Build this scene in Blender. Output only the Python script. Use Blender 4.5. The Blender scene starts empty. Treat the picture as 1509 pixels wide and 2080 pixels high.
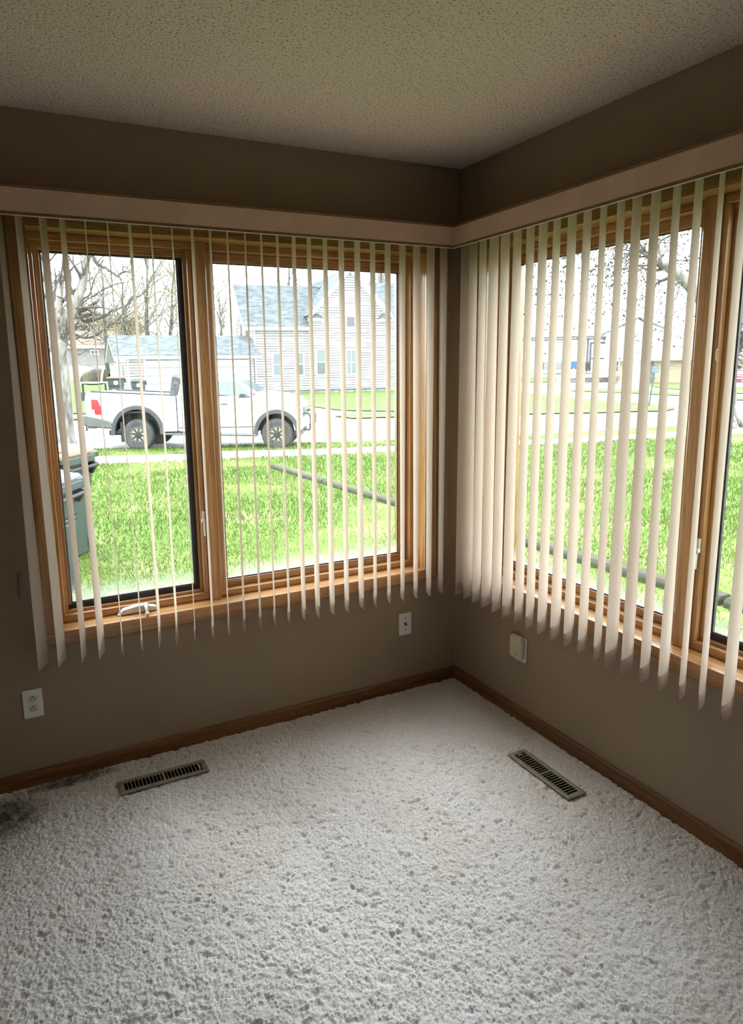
import bpy, bmesh, math, random
import numpy as np
from mathutils import Vector, Matrix, noise as mnoise

random.seed(7); rng = np.random.default_rng(7)
scene = bpy.context.scene
COL = scene.collection
PI = math.pi

# ------------------------------------------------------------------ camera
CAM = Vector((-1.9604, -2.6723, 1.5561))
YAW, PITCH, ROLL = math.radians(63.858), math.radians(-10.405), math.radians(-1.0326)
FPX, SHX, SHY = 1374.4, -67.75, -33.73
fwd = Vector((math.cos(PITCH)*math.cos(YAW), math.cos(PITCH)*math.sin(YAW), math.sin(PITCH)))
rgt = fwd.cross(Vector((0, 0, 1))).normalized(); up = rgt.cross(fwd)
cr, sr = math.cos(ROLL), math.sin(ROLL)
rgt, up = cr*rgt+sr*up, -sr*rgt+cr*up
cd = bpy.data.cameras.new('camera'); cam = bpy.data.objects.new('camera', cd); COL.objects.link(cam)
cam.matrix_world = Matrix(((rgt.x, up.x, -fwd.x, CAM.x), (rgt.y, up.y, -fwd.y, CAM.y), (rgt.z, up.z, -fwd.z, CAM.z), (0, 0, 0, 1)))
cd.sensor_fit = 'VERTICAL'; cd.sensor_height = 24.0
cd.lens = FPX*24.0/2080
cd.shift_x = -SHX/2080; cd.shift_y = SHY/2080
cd.clip_start = 0.05; cd.clip_end = 600
scene.camera = cam
FH = Vector((fwd.x, fwd.y, 0)).normalized()
RH = Vector((FH.y, -FH.x, 0))

def ray(x, y):
    return fwd*FPX + rgt*(x-754.5-SHX) - up*(y-1040-SHY)
def at(x, y, D):            # survey helper: the point seen at a photo pixel, D metres ahead
    d = ray(x, y); return CAM + d*(D/d.dot(FH))

HX = [-100, 30, 53, 62, 66, 75, 90, 120, 400]
HZ = [-.42, -.42, -.12, .0, .35, 1.12, 2.45, 3.0, 3.0]
def hgt(x, y):
    t = (x-CAM.x)*FH.x + (y-CAM.y)*FH.y
    return float(np.interp(t, HX, HZ))
def ground(x, y):           # survey helper: where the view ray of a photo pixel meets the ground
    d = ray(x, y); d = d/d.dot(FH)
    t = 1.0
    while t < 300:
        p = CAM+d*t
        if p.z <= hgt(p.x, p.y): break
        t += .05
    return CAM+d*t

# ------------------------------------------------------------------ object helpers
def link(o, parent=None):
    COL.objects.link(o)
    if parent is not None: o.parent = parent
    return o
def tag(o, label=None, cat=None, group=None, kind=None):
    if label: o['label'] = label
    if cat: o['category'] = cat
    if group: o['group'] = group
    if kind: o['kind'] = kind
    return o
def empty(name, loc=(0, 0, 0), rz=0, parent=None):
    o = bpy.data.objects.new(name, None); o.location = loc; o.rotation_euler = (0, 0, rz)
    o.empty_display_size = .1
    return link(o, parent)

class MB:
    def __init__(s, tf=None): s.v = []; s.f = []; s.tf = tf
    def add(s, vs, fs):
        n = len(s.v)
        s.v += [tuple(s.tf(v) if s.tf else v) for v in vs]
        s.f += [tuple(i+n for i in f) for f in fs]; return s
    def box(s, a, b):
        x0, y0, z0 = a; x1, y1, z1 = b
        return s.add([(x0, y0, z0), (x1, y0, z0), (x1, y1, z0), (x0, y1, z0), (x0, y0, z1), (x1, y0, z1), (x1, y1, z1), (x0, y1, z1)],
                     [(0, 3, 2, 1), (4, 5, 6, 7), (0, 1, 5, 4), (1, 2, 6, 5), (2, 3, 7, 6), (3, 0, 4, 7)])
    def hexa(s, p): # 8 corners, bottom ring then top ring
        return s.add(p, [(0, 3, 2, 1), (4, 5, 6, 7), (0, 1, 5, 4), (1, 2, 6, 5), (2, 3, 7, 6), (3, 0, 4, 7)])
    def prism(s, poly, ax, a, b):  # polygon in the other two axes, extruded along ax (0,1,2)
        def mk(p, t):
            q = list(p); q.insert(ax, t); return tuple(q)
        n = len(poly)
        vs = [mk(p, a) for p in poly]+[mk(p, b) for p in poly]
        fs = [tuple(range(n))[::-1], tuple(range(n, 2*n))]+[(i, (i+1) % n, n+(i+1) % n, n+i) for i in range(n)]
        return s.add(vs, fs)
    def prism3(s, pts, vec):       # planar 3-D polygon pushed along a vector
        n = len(pts); vec = Vector(vec)
        vs = [tuple(p) for p in pts]+[tuple(Vector(p)+vec) for p in pts]
        return s.add(vs, [tuple(range(n))[::-1], tuple(range(n, 2*n))]+[(i, (i+1) % n, n+(i+1) % n, n+i) for i in range(n)])
    def tube(s, pts, rad, n=8, cap=True):
        pts = [Vector(p) for p in pts]
        if not hasattr(rad, '__len__'): rad = [rad]*len(pts)
        vs = []; fs = []; prev = None
        for i, p in enumerate(pts):
            d = (pts[min(i+1, len(pts)-1)]-pts[max(i-1, 0)]).normalized()
            if prev is None:
                a = Vector((0, 0, 1)) if abs(d.z) < .9 else Vector((1, 0, 0)); u = d.cross(a).normalized()
            else:
                u = (prev-d*prev.dot(d)); u = u.normalized() if u.length > 1e-6 else d.orthogonal().normalized()
            prev = u; w = d.cross(u)
            for k in range(n):
                t = 2*PI*k/n; vs.append(tuple(p+(u*math.cos(t)+w*math.sin(t))*rad[i]))
        for i in range(len(pts)-1):
            for k in range(n):
                fs.append((i*n+k, i*n+(k+1) % n, (i+1)*n+(k+1) % n, (i+1)*n+k))
        if cap: fs += [tuple(range(n))[::-1], tuple(range((len(pts)-1)*n, len(pts)*n))]
        return s.add(vs, fs)
    def lathe(s, prof, n=32, ax=2, c=(0, 0, 0)):   # prof: (radius, height) along axis ax
        vs = []; fs = []
        for r, h in prof:
            for k in range(n):
                t = 2*PI*k/n; q = [r*math.cos(t), r*math.sin(t)]; q.insert(ax, h)
                vs.append((q[0]+c[0], q[1]+c[1], q[2]+c[2]))
        m = len(prof)
        for i in range(m-1):
            for k in range(n): fs.append((i*n+k, i*n+(k+1) % n, (i+1)*n+(k+1) % n, (i+1)*n+k))
        fs += [tuple(range(n))[::-1], tuple(range((m-1)*n, m*n))]
        return s.add(vs, fs)
    def sphere(s, c, r, seg=12, ring=8):
        if not hasattr(r, '__len__'): r = (r, r, r)
        vs = [(c[0], c[1], c[2]+r[2])]; fs = []
        for i in range(1, ring):
            a = PI*i/ring
            for k in range(seg):
                t = 2*PI*k/seg; vs.append((c[0]+r[0]*math.sin(a)*math.cos(t), c[1]+r[1]*math.sin(a)*math.sin(t), c[2]+r[2]*math.cos(a)))
        vs.append((c[0], c[1], c[2]-r[2])); L = len(vs)-1
        for k in range(seg):
            fs.append((0, 1+k, 1+(k+1) % seg)); fs.append((L, L-seg+(k+1) % seg, L-seg+k))
        for i in range(ring-2):
            for k in range(seg):
                a = 1+i*seg; fs.append((a+k, a+seg+k, a+seg+(k+1) % seg, a+(k+1) % seg))
        return s.add(vs, fs)
    def build(s, name, mat, parent=None, bevel=0, smooth=False, segs=2, fix=True):
        me = bpy.data.meshes.new(name); me.from_pydata(s.v, [], s.f)
        if fix:
            bm = bmesh.new(); bm.from_mesh(me); bmesh.ops.recalc_face_normals(bm, faces=bm.faces); bm.to_mesh(me); bm.free()
        me.materials.append(mat)
        if smooth:
            for p in me.polygons: p.use_smooth = True
        o = link(bpy.data.objects.new(name, me), parent)
        if bevel:
            m = o.modifiers.new('bevel', 'BEVEL'); m.width = bevel; m.segments = segs; m.limit_method = 'ANGLE'; m.angle_limit = math.radians(40)
        return o

# ------------------------------------------------------------------ materials
def newmat(name):
    m = bpy.data.materials.new(name); m.use_nodes = True
    nt = m.node_tree; nt.nodes.clear()
    out = nt.nodes.new('ShaderNodeOutputMaterial')
    return m, nt, out
def nd(nt, t, **kw):
    n = nt.nodes.new(t)
    for k, v in kw.items():
        if k.startswith('i_'): n.inputs[k[2:].replace('_', ' ')].default_value = v
        else: setattr(n, k, v)
    return n
def c4(c): return (c[0], c[1], c[2], 1)
def mat(name, col, rough=.6, metal=0, spec=.4, var=.0, vscale=20, bump=0, bscale=200, stretch=(1, 1, 1), col2=None, coat=0):
    m, nt, out = newmat(name); L = nt.links.new
    b = nd(nt, 'ShaderNodeBsdfPrincipled'); L(b.outputs[0], out.inputs[0])
    b.inputs['Base Color'].default_value = c4(col); b.inputs['Roughness'].default_value = rough
    b.inputs['Metallic'].default_value = metal; b.inputs['Specular IOR Level'].default_value = spec
    b.inputs['Coat Weight'].default_value = coat
    tc = nd(nt, 'ShaderNodeTexCoord'); mp = nd(nt, 'ShaderNodeMapping'); mp.inputs['Scale'].default_value = stretch
    L(tc.outputs['Object'], mp.inputs[0])
    if var or col2:
        n = nd(nt, 'ShaderNodeTexNoise', i_Scale=vscale, i_Detail=4.0); L(mp.outputs[0], n.inputs['Vector'])
        r = nd(nt, 'ShaderNodeValToRGB')
        a = col2 if col2 else tuple(x*(1-var) for x in col)
        e = col if col2 else tuple(min(1, x*(1+var)) for x in col)
        r.color_ramp.elements[0].position = .35; r.color_ramp.elements[1].position = .65
        r.color_ramp.elements[0].color = c4(a); r.color_ramp.elements[1].color = c4(e)
        L(n.outputs[0], r.inputs[0]); L(r.outputs[0], b.inputs['Base Color'])
    if bump:
        n2 = nd(nt, 'ShaderNodeTexNoise', i_Scale=bscale, i_Detail=3.0); L(mp.outputs[0], n2.inputs['Vector'])
        bp = nd(nt, 'ShaderNodeBump', i_Strength=bump, i_Distance=.004); L(n2.outputs[0], bp.inputs['Height']); L(bp.outputs[0], b.inputs['Normal'])
    return m
def wood(name, ax, light=(.50, .27, .105), dark=(.31, .155, .056), rough=.28, coat=.7):
    m, nt, out = newmat(name); L = nt.links.new
    b = nd(nt, 'ShaderNodeBsdfPrincipled'); L(b.outputs[0], out.inputs[0])
    b.inputs['Roughness'].default_value = rough; b.inputs['Specular IOR Level'].default_value = .5; b.inputs['Coat Weight'].default_value = coat; b.inputs['Coat Roughness'].default_value = .16
    tc = nd(nt, 'ShaderNodeTexCoord'); mp = nd(nt, 'ShaderNodeMapping')
    sc = [45, 45, 45]; sc[ax] = 2.2; mp.inputs['Scale'].default_value = sc
    L(tc.outputs['Object'], mp.inputs[0])
    n = nd(nt, 'ShaderNodeTexNoise', i_Scale=1.0, i_Detail=6.0, i_Roughness=.6, i_Distortion=.6); L(mp.outputs[0], n.inputs['Vector'])
    mp2 = nd(nt, 'ShaderNodeMapping'); s2 = [260, 260, 260]; s2[ax] = 9; mp2.inputs['Scale'].default_value = s2
    L(tc.outputs['Object'], mp2.inputs[0])
    n2 = nd(nt, 'ShaderNodeTexNoise', i_Scale=1.0, i_Detail=2.0); L(mp2.outputs[0], n2.inputs['Vector'])
    r = nd(nt, 'ShaderNodeValToRGB'); cr_ = r.color_ramp
    cr_.elements[0].position = .36; cr_.elements[0].color = c4(dark)
    cr_.elements[1].position = .62; cr_.elements[1].color = c4(light)
    L(n.outputs[0], r.inputs[0])
    mx = nd(nt, 'ShaderNodeMix', data_type='RGBA', blend_type='MULTIPLY'); mx.inputs[0].default_value = .45
    r2 = nd(nt, 'ShaderNodeValToRGB'); r2.color_ramp.elements[0].position = .35; r2.color_ramp.elements[1].position = .55
    r2.color_ramp.elements[0].color = (.45, .4, .35, 1); r2.color_ramp.elements[1].color = (1, 1, 1, 1)
    L(n2.outputs[0], r2.inputs[0]); L(r.outputs[0], mx.inputs[6]); L(r2.outputs[0], mx.inputs[7]); L(mx.outputs[2], b.inputs['Base Color'])
    bp = nd(nt, 'ShaderNodeBump', i_Strength=.12, i_Distance=.002); L(n2.outputs[0], bp.inputs['Height']); L(bp.outputs[0], b.inputs['Normal'])
    return m

M = {}
WOOD = [wood('oak_along_x', 0), wood('oak_along_y', 1), wood('oak_along_z', 2)]
BASEW = [wood('oak_base_x', 0, (.25, .115, .040), (.15, .062, .020), .5, .0), wood('oak_base_y', 1, (.25, .115, .040), (.15, .062, .020), .5, .0)]
M['wall'] = mat('wall_paint', (.335, .26, .182), .75, spec=.25, var=.03, vscale=3, bump=.15, bscale=160)
M['backwall'] = mat('wall_paint_plain', (.30, .25, .19), .8, var=.03, vscale=3)
M['valance'] = mat('valance_cloth', (.62, .45, .33), .7, spec=.2, var=.05, vscale=9, bump=.1, bscale=300)
M['valance_edge'] = mat('valance_edge_strip', (.20, .115, .06), .5, var=.1, vscale=30)
M['white_plastic'] = mat('white_plastic', (.80, .80, .79), .35, var=.02, vscale=40)
M['ivory_plastic'] = mat('ivory_plastic', (.66, .62, .46), .35, var=.03, vscale=40)
M['almond_plastic'] = mat('almond_plastic', (.62, .56, .42), .4, var=.03, vscale=30)
M['dark_hole'] = mat('dark_recess', (.01, .01, .01), .9, var=.2)
M['black_rubber'] = mat('black_rubber', (.018, .018, .02), .6, var=.15, vscale=60)
M['gasket'] = mat('gasket_grey', (.10, .10, .11), .5, var=.2, vscale=50)
M['register'] = mat('register_paint', (.25, .225, .165), .45, var=.12, vscale=25)
M['steel'] = mat('bright_steel', (.75, .76, .78), .25, metal=.9, var=.05)
M['crank'] = mat('crank_paint', (.66, .64, .60), .3, metal=.3, var=.05)

def carpet_mat():
    m, nt, out = newmat('carpet'); L = nt.links.new
    b = nd(nt, 'ShaderNodeBsdfPrincipled', i_Roughness=.95); b.inputs['Specular IOR Level'].default_value = .1
    b.inputs['Sheen Weight'].default_value = .25
    L(b.outputs[0], out.inputs[0])
    tc = nd(nt, 'ShaderNodeTexCoord')
    big = nd(nt, 'ShaderNodeTexNoise', i_Scale=2.2, i_Detail=3.0); L(tc.outputs['Object'], big.inputs['Vector'])
    fine = nd(nt, 'ShaderNodeTexNoise', i_Scale=260.0, i_Detail=3.0); L(tc.outputs['Object'], fine.inputs['Vector'])
    r = nd(nt, 'ShaderNodeValToRGB'); L(fine.outputs[0], r.inputs[0])
    r.color_ramp.elements[0].position = .3; r.color_ramp.elements[0].color = (.55, .53, .535, 1)
    r.color_ramp.elements[1].position = .62; r.color_ramp.elements[1].color = (.83, .81, .82, 1)
    r3 = nd(nt, 'ShaderNodeValToRGB'); L(big.outputs[0], r3.inputs[0])
    r3.color_ramp.elements[0].position = .3; r3.color_ramp.elements[0].color = (.93, .90, .86, 1)
    r3.color_ramp.elements[1].position = .6; r3.color_ramp.elements[1].color = (1, 1, 1, 1)
    mx = nd(nt, 'ShaderNodeMix', data_type='RGBA', blend_type='MULTIPLY'); mx.inputs[0].default_value = 1
    L(r.outputs[0], mx.inputs[6]); L(r3.outputs[0], mx.inputs[7])
    # soiled corner by the left wall: a stain with its own outline
    sx = nd(nt, 'ShaderNodeSeparateXYZ'); L(tc.outputs['Object'], sx.inputs[0])
    def gauss(cx, cy, rx, ry):
        ax = nd(nt, 'ShaderNodeMath', operation='SUBTRACT'); L(sx.outputs[0], ax.inputs[0]); ax.inputs[1].default_value = cx
        ay = nd(nt, 'ShaderNodeMath', operation='SUBTRACT'); L(sx.outputs[1], ay.inputs[0]); ay.inputs[1].default_value = cy
        dx = nd(nt, 'ShaderNodeMath', operation='DIVIDE'); L(ax.outputs[0], dx.inputs[0]); dx.inputs[1].default_value = rx
        dy = nd(nt, 'ShaderNodeMath', operation='DIVIDE'); L(ay.outputs[0], dy.inputs[0]); dy.inputs[1].default_value = ry
        x2 = nd(nt, 'ShaderNodeMath', operation='MULTIPLY'); L(dx.outputs[0], x2.inputs[0]); L(dx.outputs[0], x2.inputs[1])
        y2 = nd(nt, 'ShaderNodeMath', operation='MULTIPLY_ADD'); L(dy.outputs[0], y2.inputs[0]); L(dy.outputs[0], y2.inputs[1]); L(x2.outputs[0], y2.inputs[2])
        g = nd(nt, 'ShaderNodeMath', operation='SUBTRACT', use_clamp=True); g.inputs[0].default_value = 1; L(y2.outputs[0], g.inputs[1])
        return g
    g1 = gauss(-2.12, -.17, .20, .15); g2 = gauss(-1.86, -.04, .22, .045)
    ad = nd(nt, 'ShaderNodeMath', operation='MAXIMUM'); L(g1.outputs[0], ad.inputs[0]); L(g2.outputs[0], ad.inputs[1])
    pn = nd(nt, 'ShaderNodeTexNoise', i_Scale=26.0, i_Detail=4.0); L(tc.outputs['Object'], pn.inputs['Vector'])
    ml = nd(nt, 'ShaderNodeMath', operation='MULTIPLY'); L(ad.outputs[0], ml.inputs[0]); L(pn.outputs[0], ml.inputs[1])
    st = nd(nt, 'ShaderNodeMath', operation='MULTIPLY', use_clamp=True); L(ml.outputs[0], st.inputs[0]); st.inputs[1].default_value = 2.0
    m2 = nd(nt, 'ShaderNodeMix', data_type='RGBA'); L(st.outputs[0], m2.inputs[0]); L(mx.outputs[2], m2.inputs[6]); m2.inputs[7].default_value = (.10, .09, .085, 1)
    L(m2.outputs[2], b.inputs['Base Color'])
    bp = nd(nt, 'ShaderNodeBump', i_Strength=.6, i_Distance=.004); L(fine.outputs[0], bp.inputs['Height']); L(bp.outputs[0], b.inputs['Normal'])
    return m
M['carpet'] = carpet_mat()

def ceiling_mat():
    m, nt, out = newmat('popcorn_ceiling'); L = nt.links.new
    b = nd(nt, 'ShaderNodeBsdfPrincipled', i_Roughness=.95); b.inputs['Specular IOR Level'].default_value = .1
    L(b.outputs[0], out.inputs[0])
    tc = nd(nt, 'ShaderNodeTexCoord')
    v = nd(nt, 'ShaderNodeTexNoise', i_Scale=125.0, i_Detail=3.0, i_Roughness=.6); L(tc.outputs['Object'], v.inputs['Vector'])
    r = nd(nt, 'ShaderNodeValToRGB'); L(v.outputs[0], r.inputs[0])
    r.color_ramp.elements[0].position = .36; r.color_ramp.elements[0].color = (.38, .325, .265, 1)
    r.color_ramp.elements[1].position = .46; r.color_ramp.elements[1].color = (.86, .745, .64, 1)
    L(r.outputs[0], b.inputs['Base Color'])
    bp = nd(nt, 'ShaderNodeBump', i_Strength=1.0, i_Distance=.007); L(v.outputs[0], bp.inputs['Height']); L(bp.outputs[0], b.inputs['Normal'])
    return m
M['ceiling'] = ceiling_mat()

def vane_mat():
    m, nt, out = newmat('vane_fabric'); L = nt.links.new
    uv = nd(nt, 'ShaderNodeUVMap')
    sx = nd(nt, 'ShaderNodeSeparateXYZ'); L(uv.outputs[0], sx.inputs[0])
    w = nd(nt, 'ShaderNodeMath', operation='MULTIPLY'); L(sx.outputs[0], w.inputs[0]); w.inputs[1].default_value = 2*PI*17
    sn = nd(nt, 'ShaderNodeMath', operation='SINE'); L(w.outputs[0], sn.inputs[0])
    r = nd(nt, 'ShaderNodeValToRGB'); L(sn.outputs[0], r.inputs[0])
    r.color_ramp.elements[0].position = 0; r.color_ramp.elements[0].color = (.66, .56, .475, 1)
    r.color_ramp.elements[1].position = .75; r.color_ramp.elements[1].color = (.84, .745, .655, 1)
    bp = nd(nt, 'ShaderNodeBump', i_Strength=.5, i_Distance=.0015); L(sn.outputs[0], bp.inputs['Height'])
    d = nd(nt, 'ShaderNodeBsdfDiffuse'); t = nd(nt, 'ShaderNodeBsdfTranslucent')
    L(r.outputs[0], d.inputs[0]); L(bp.outputs[0], d.inputs['Normal'])
    L(r.outputs[0], t.inputs[0])
    mx = nd(nt, 'ShaderNodeMixShader'); mx.inputs[0].default_value = .5
    L(d.outputs[0], mx.inputs[1]); L(t.outputs[0], mx.inputs[2]); L(mx.outputs[0], out.inputs[0])
    return m
M['vane'] = vane_mat()

def glass_mat(name, zb, fog=.5, fh=.09):
    m, nt, out = newmat(name); L = nt.links.new
    tr = nd(nt, 'ShaderNodeBsdfTransparent'); tr.inputs[0].default_value = (.93, .955, .945, 1)
    gl = nd(nt, 'ShaderNodeBsdfGlossy', i_Roughness=.02)
    lw = nd(nt, 'ShaderNodeLayerWeight', i_Blend=.5)
    pw = nd(nt, 'ShaderNodeMath', operation='POWER'); L(lw.outputs['Facing'], pw.inputs[0]); pw.inputs[1].default_value = 5
    fr = nd(nt, 'ShaderNodeMath', operation='MULTIPLY_ADD'); L(pw.outputs[0], fr.inputs[0]); fr.inputs[1].default_value = .9; fr.inputs[2].default_value = .03
    m1 = nd(nt, 'ShaderNodeMixShader'); L(fr.outputs[0], m1.inputs[0]); L(tr.outputs[0], m1.inputs[1]); L(gl.outputs[0], m1.inputs[2])
    # milky film along the bottom edge of the old double glazing
    tl = nd(nt, 'ShaderNodeBsdfTranslucent'); tl.inputs[0].default_value = (.92, .96, .95, 1)
    tc = nd(nt, 'ShaderNodeTexCoord'); sx = nd(nt, 'ShaderNodeSeparateXYZ'); L(tc.outputs['Object'], sx.inputs[0])
    n = nd(nt, 'ShaderNodeTexNoise', i_Scale=14.0, i_Detail=3.0); L(tc.outputs['Object'], n.inputs['Vector'])
    a = nd(nt, 'ShaderNodeMath', operation='MULTIPLY_ADD'); L(n.outputs[0], a.inputs[0]); a.inputs[1].default_value = -.04; L(sx.outputs[2], a.inputs[2])
    mr = nd(nt, 'ShaderNodeMapRange', interpolation_type='SMOOTHSTEP')
    mr.inputs['From Min'].default_value = zb-.04; mr.inputs['From Max'].default_value = zb+fh
    mr.inputs['To Min'].default_value = fog; mr.inputs['To Max'].default_value = 0.0
    L(a.outputs[0], mr.inputs[0])
    m2 = nd(nt, 'ShaderNodeMixShader'); L(mr.outputs[0], m2.inputs[0]); L(m1.outputs[0], m2.inputs[1]); L(tl.outputs[0], m2.inputs[2])
    L(m2.outputs[0], out.inputs[0])
    return m
M['glass'] = glass_mat('window_glass', .667, .10, .065)

# ------------------------------------------------------------------ room shell
H = 2.44
RX, RY = -3.7, -4.7          # far ends of the room behind the camera
OU0, OU1, OZ0, OZ1 = .182, 1.843, .589, 2.077   # rough opening in each wall
WT = .16
def wall_with_hole(tf):
    m = MB(tf)
    def wl(L):
        m.box((-.0, 0, 0), (OU0, WT, H)); m.box((OU1, 0, 0), (L, WT, H))
        m.box((OU0, 0, 0), (OU1, WT, OZ0)); m.box((OU0, 0, OZ1), (OU1, WT, H))
        return m
    return wl
TL = lambda p: (-p[0], p[1], p[2])     # (along wall from corner, outwards, up)
TR = lambda p: (p[1], -p[0], p[2])
o = wall_with_hole(TL)(-RX).build('wall_left', M['wall']); tag(o, 'taupe painted wall on the left, with the wider view of the truck', 'wall', kind='structure')
o = wall_with_hole(TR)(-RY).build('wall_right', M['wall']); tag(o, 'taupe painted wall on the right, under the right-hand blind', 'wall', kind='structure')
o = MB().box((0, 0, -.15), (WT, WT, H)).build('trim_1', M['wall']); tag(o, 'narrow outside corner post where the two window walls meet', 'trim', kind='structure')

m = MB(); m.box((RX-WT, RY-WT, 0), (RX, WT, H))
o = m.build('wall_side', M['backwall']); tag(o, 'plain wall opposite the right-hand window, behind the viewer', 'wall', kind='structure')
m = MB(); m.box((RX, RY-WT, 0), (WT, RY, H))
o = m.build('wall_back', M['backwall']); tag(o, 'plain rear wall of the room, behind the viewer', 'wall', kind='structure')
o = MB().box((RX-WT, RY-WT, H), (WT, WT, H+.12)).build('ceiling', M['ceiling']); tag(o, 'speckled popcorn textured ceiling', 'ceiling', kind='structure')

# carpet: dense pile geometry where it is seen, plain further back
REG = [(-1.699, -1.357, -.243, -.152), (-.247, -.157, -1.040, -.704)]   # floor register rectangles
def carpet():
    st = .0032; x0, y0 = -2.45, -2.45
    nx = int(round(-x0/st)); ny = int(round(-y0/st))
    xs = np.linspace(x0, 0, nx+1); ys = np.linspace(y0, 0, ny+1)
    def vnoise(cell):
        gx, gy = int(-x0/cell)+3, int(-y0/cell)+3
        g = rng.random((gx, gy))
        fx = (xs-x0)/cell; fy = (ys-y0)/cell
        ix = fx.astype(int); iy = fy.astype(int); tx = fx-ix; ty = fy-iy
        tx = tx*tx*(3-2*tx); ty = ty*ty*(3-2*ty)
        a = g[np.ix_(ix, iy)]*(1-tx)[:, None]+g[np.ix_(ix+1, iy)]*tx[:, None]
        b = g[np.ix_(ix, iy+1)]*(1-tx)[:, None]+g[np.ix_(ix+1, iy+1)]*tx[:, None]
        return a*(1-ty)[None, :]+b*ty[None, :]
    c1 = vnoise(.019); c2 = vnoise(.013); c3 = vnoise(.0055)
    pit = np.clip((.33-c1)/.2, 0, 1)*np.clip((.62-c2)/.3, 0, 1)
    z = .003*c2+.0055*c3+.0035*rng.random(c1.shape)+.003*c1-.0055*pit-.010
    X, Y = np.meshgrid(xs, ys, indexing='ij')
    vs = np.stack([X, Y, z], -1).reshape(-1, 3)
    i, j = np.meshgrid(np.arange(nx), np.arange(ny), indexing='ij')
    cx = xs[:-1]+st/2; cy = ys[:-1]+st/2
    keep = np.ones((nx, ny), bool)
    for a, b, c, d in REG:
        keep &= ~(((cx > a+.012) & (cx < b-.012))[:, None] & ((cy > c+.012) & (cy < d-.012))[None, :])
    q = (i*(ny+1)+j)[keep]
    fs = np.stack([q, q+ny+1, q+ny+2, q+1], -1)
    n0 = len(vs)
    extra = np.array([(RX, RY, -.006), (0, RY, -.006), (0, y0, -.006), (x0, y0, -.006), (RX, y0, -.006), (RX, 0, -.006), (x0, 0, -.006)])
    vs = np.concatenate([vs, extra]); 
    fs = np.concatenate([fs, np.array([[n0, n0+1, n0+2, n0+4], [n0+4, n0+3, n0+6, n0+5]])])
    me = bpy.data.meshes.new('floor')
    me.vertices.add(len(vs)); me.vertices.foreach_set('co', vs.ravel())
    me.loops.add(fs.size); me.loops.foreach_set('vertex_index', fs.ravel().astype(np.int32))
    me.polygons.add(len(fs)); me.polygons.foreach_set('loop_start', np.arange(0, fs.size, 4, dtype=np.int32))
    me.polygons.foreach_set('use_smooth', np.ones(len(fs), bool))
    me.update(calc_edges=True); me.validate()
    me.materials.append(M['carpet'])
    return link(bpy.data.objects.new('floor', me))
tag(carpet(), 'pale grey-beige cut pile carpet with a dark stain by the left wall', 'carpet', kind='structure')
m = MB()
for a, b in ((RX, REG[0][0]+.012),): pass
o = MB().box((RX-WT, RY-WT, -.30), (WT, WT, -.24)).build('trim_2', M['dark_hole']); tag(o, 'underside of the floor below the carpet', 'floor', kind='structure')

def baseboard(tf, L, nm, wi, lab):
    prof = [(0, -.03), (0, .0585), (-.006, .0585), (-.0115, .051), (-.0125, -.03)]
    m = MB(tf); m.prism(prof, 0, 0.0, L)
    o = m.build(nm, BASEW[wi], bevel=.0015); tag(o, lab, 'baseboard', kind='structure')
baseboard(TL, -RX, 'baseboard_left', 0, 'brown oak baseboard along the left wall')
baseboard(TR, -RY, 'baseboard_right', 1, 'brown oak baseboard along the right wall')

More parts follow.
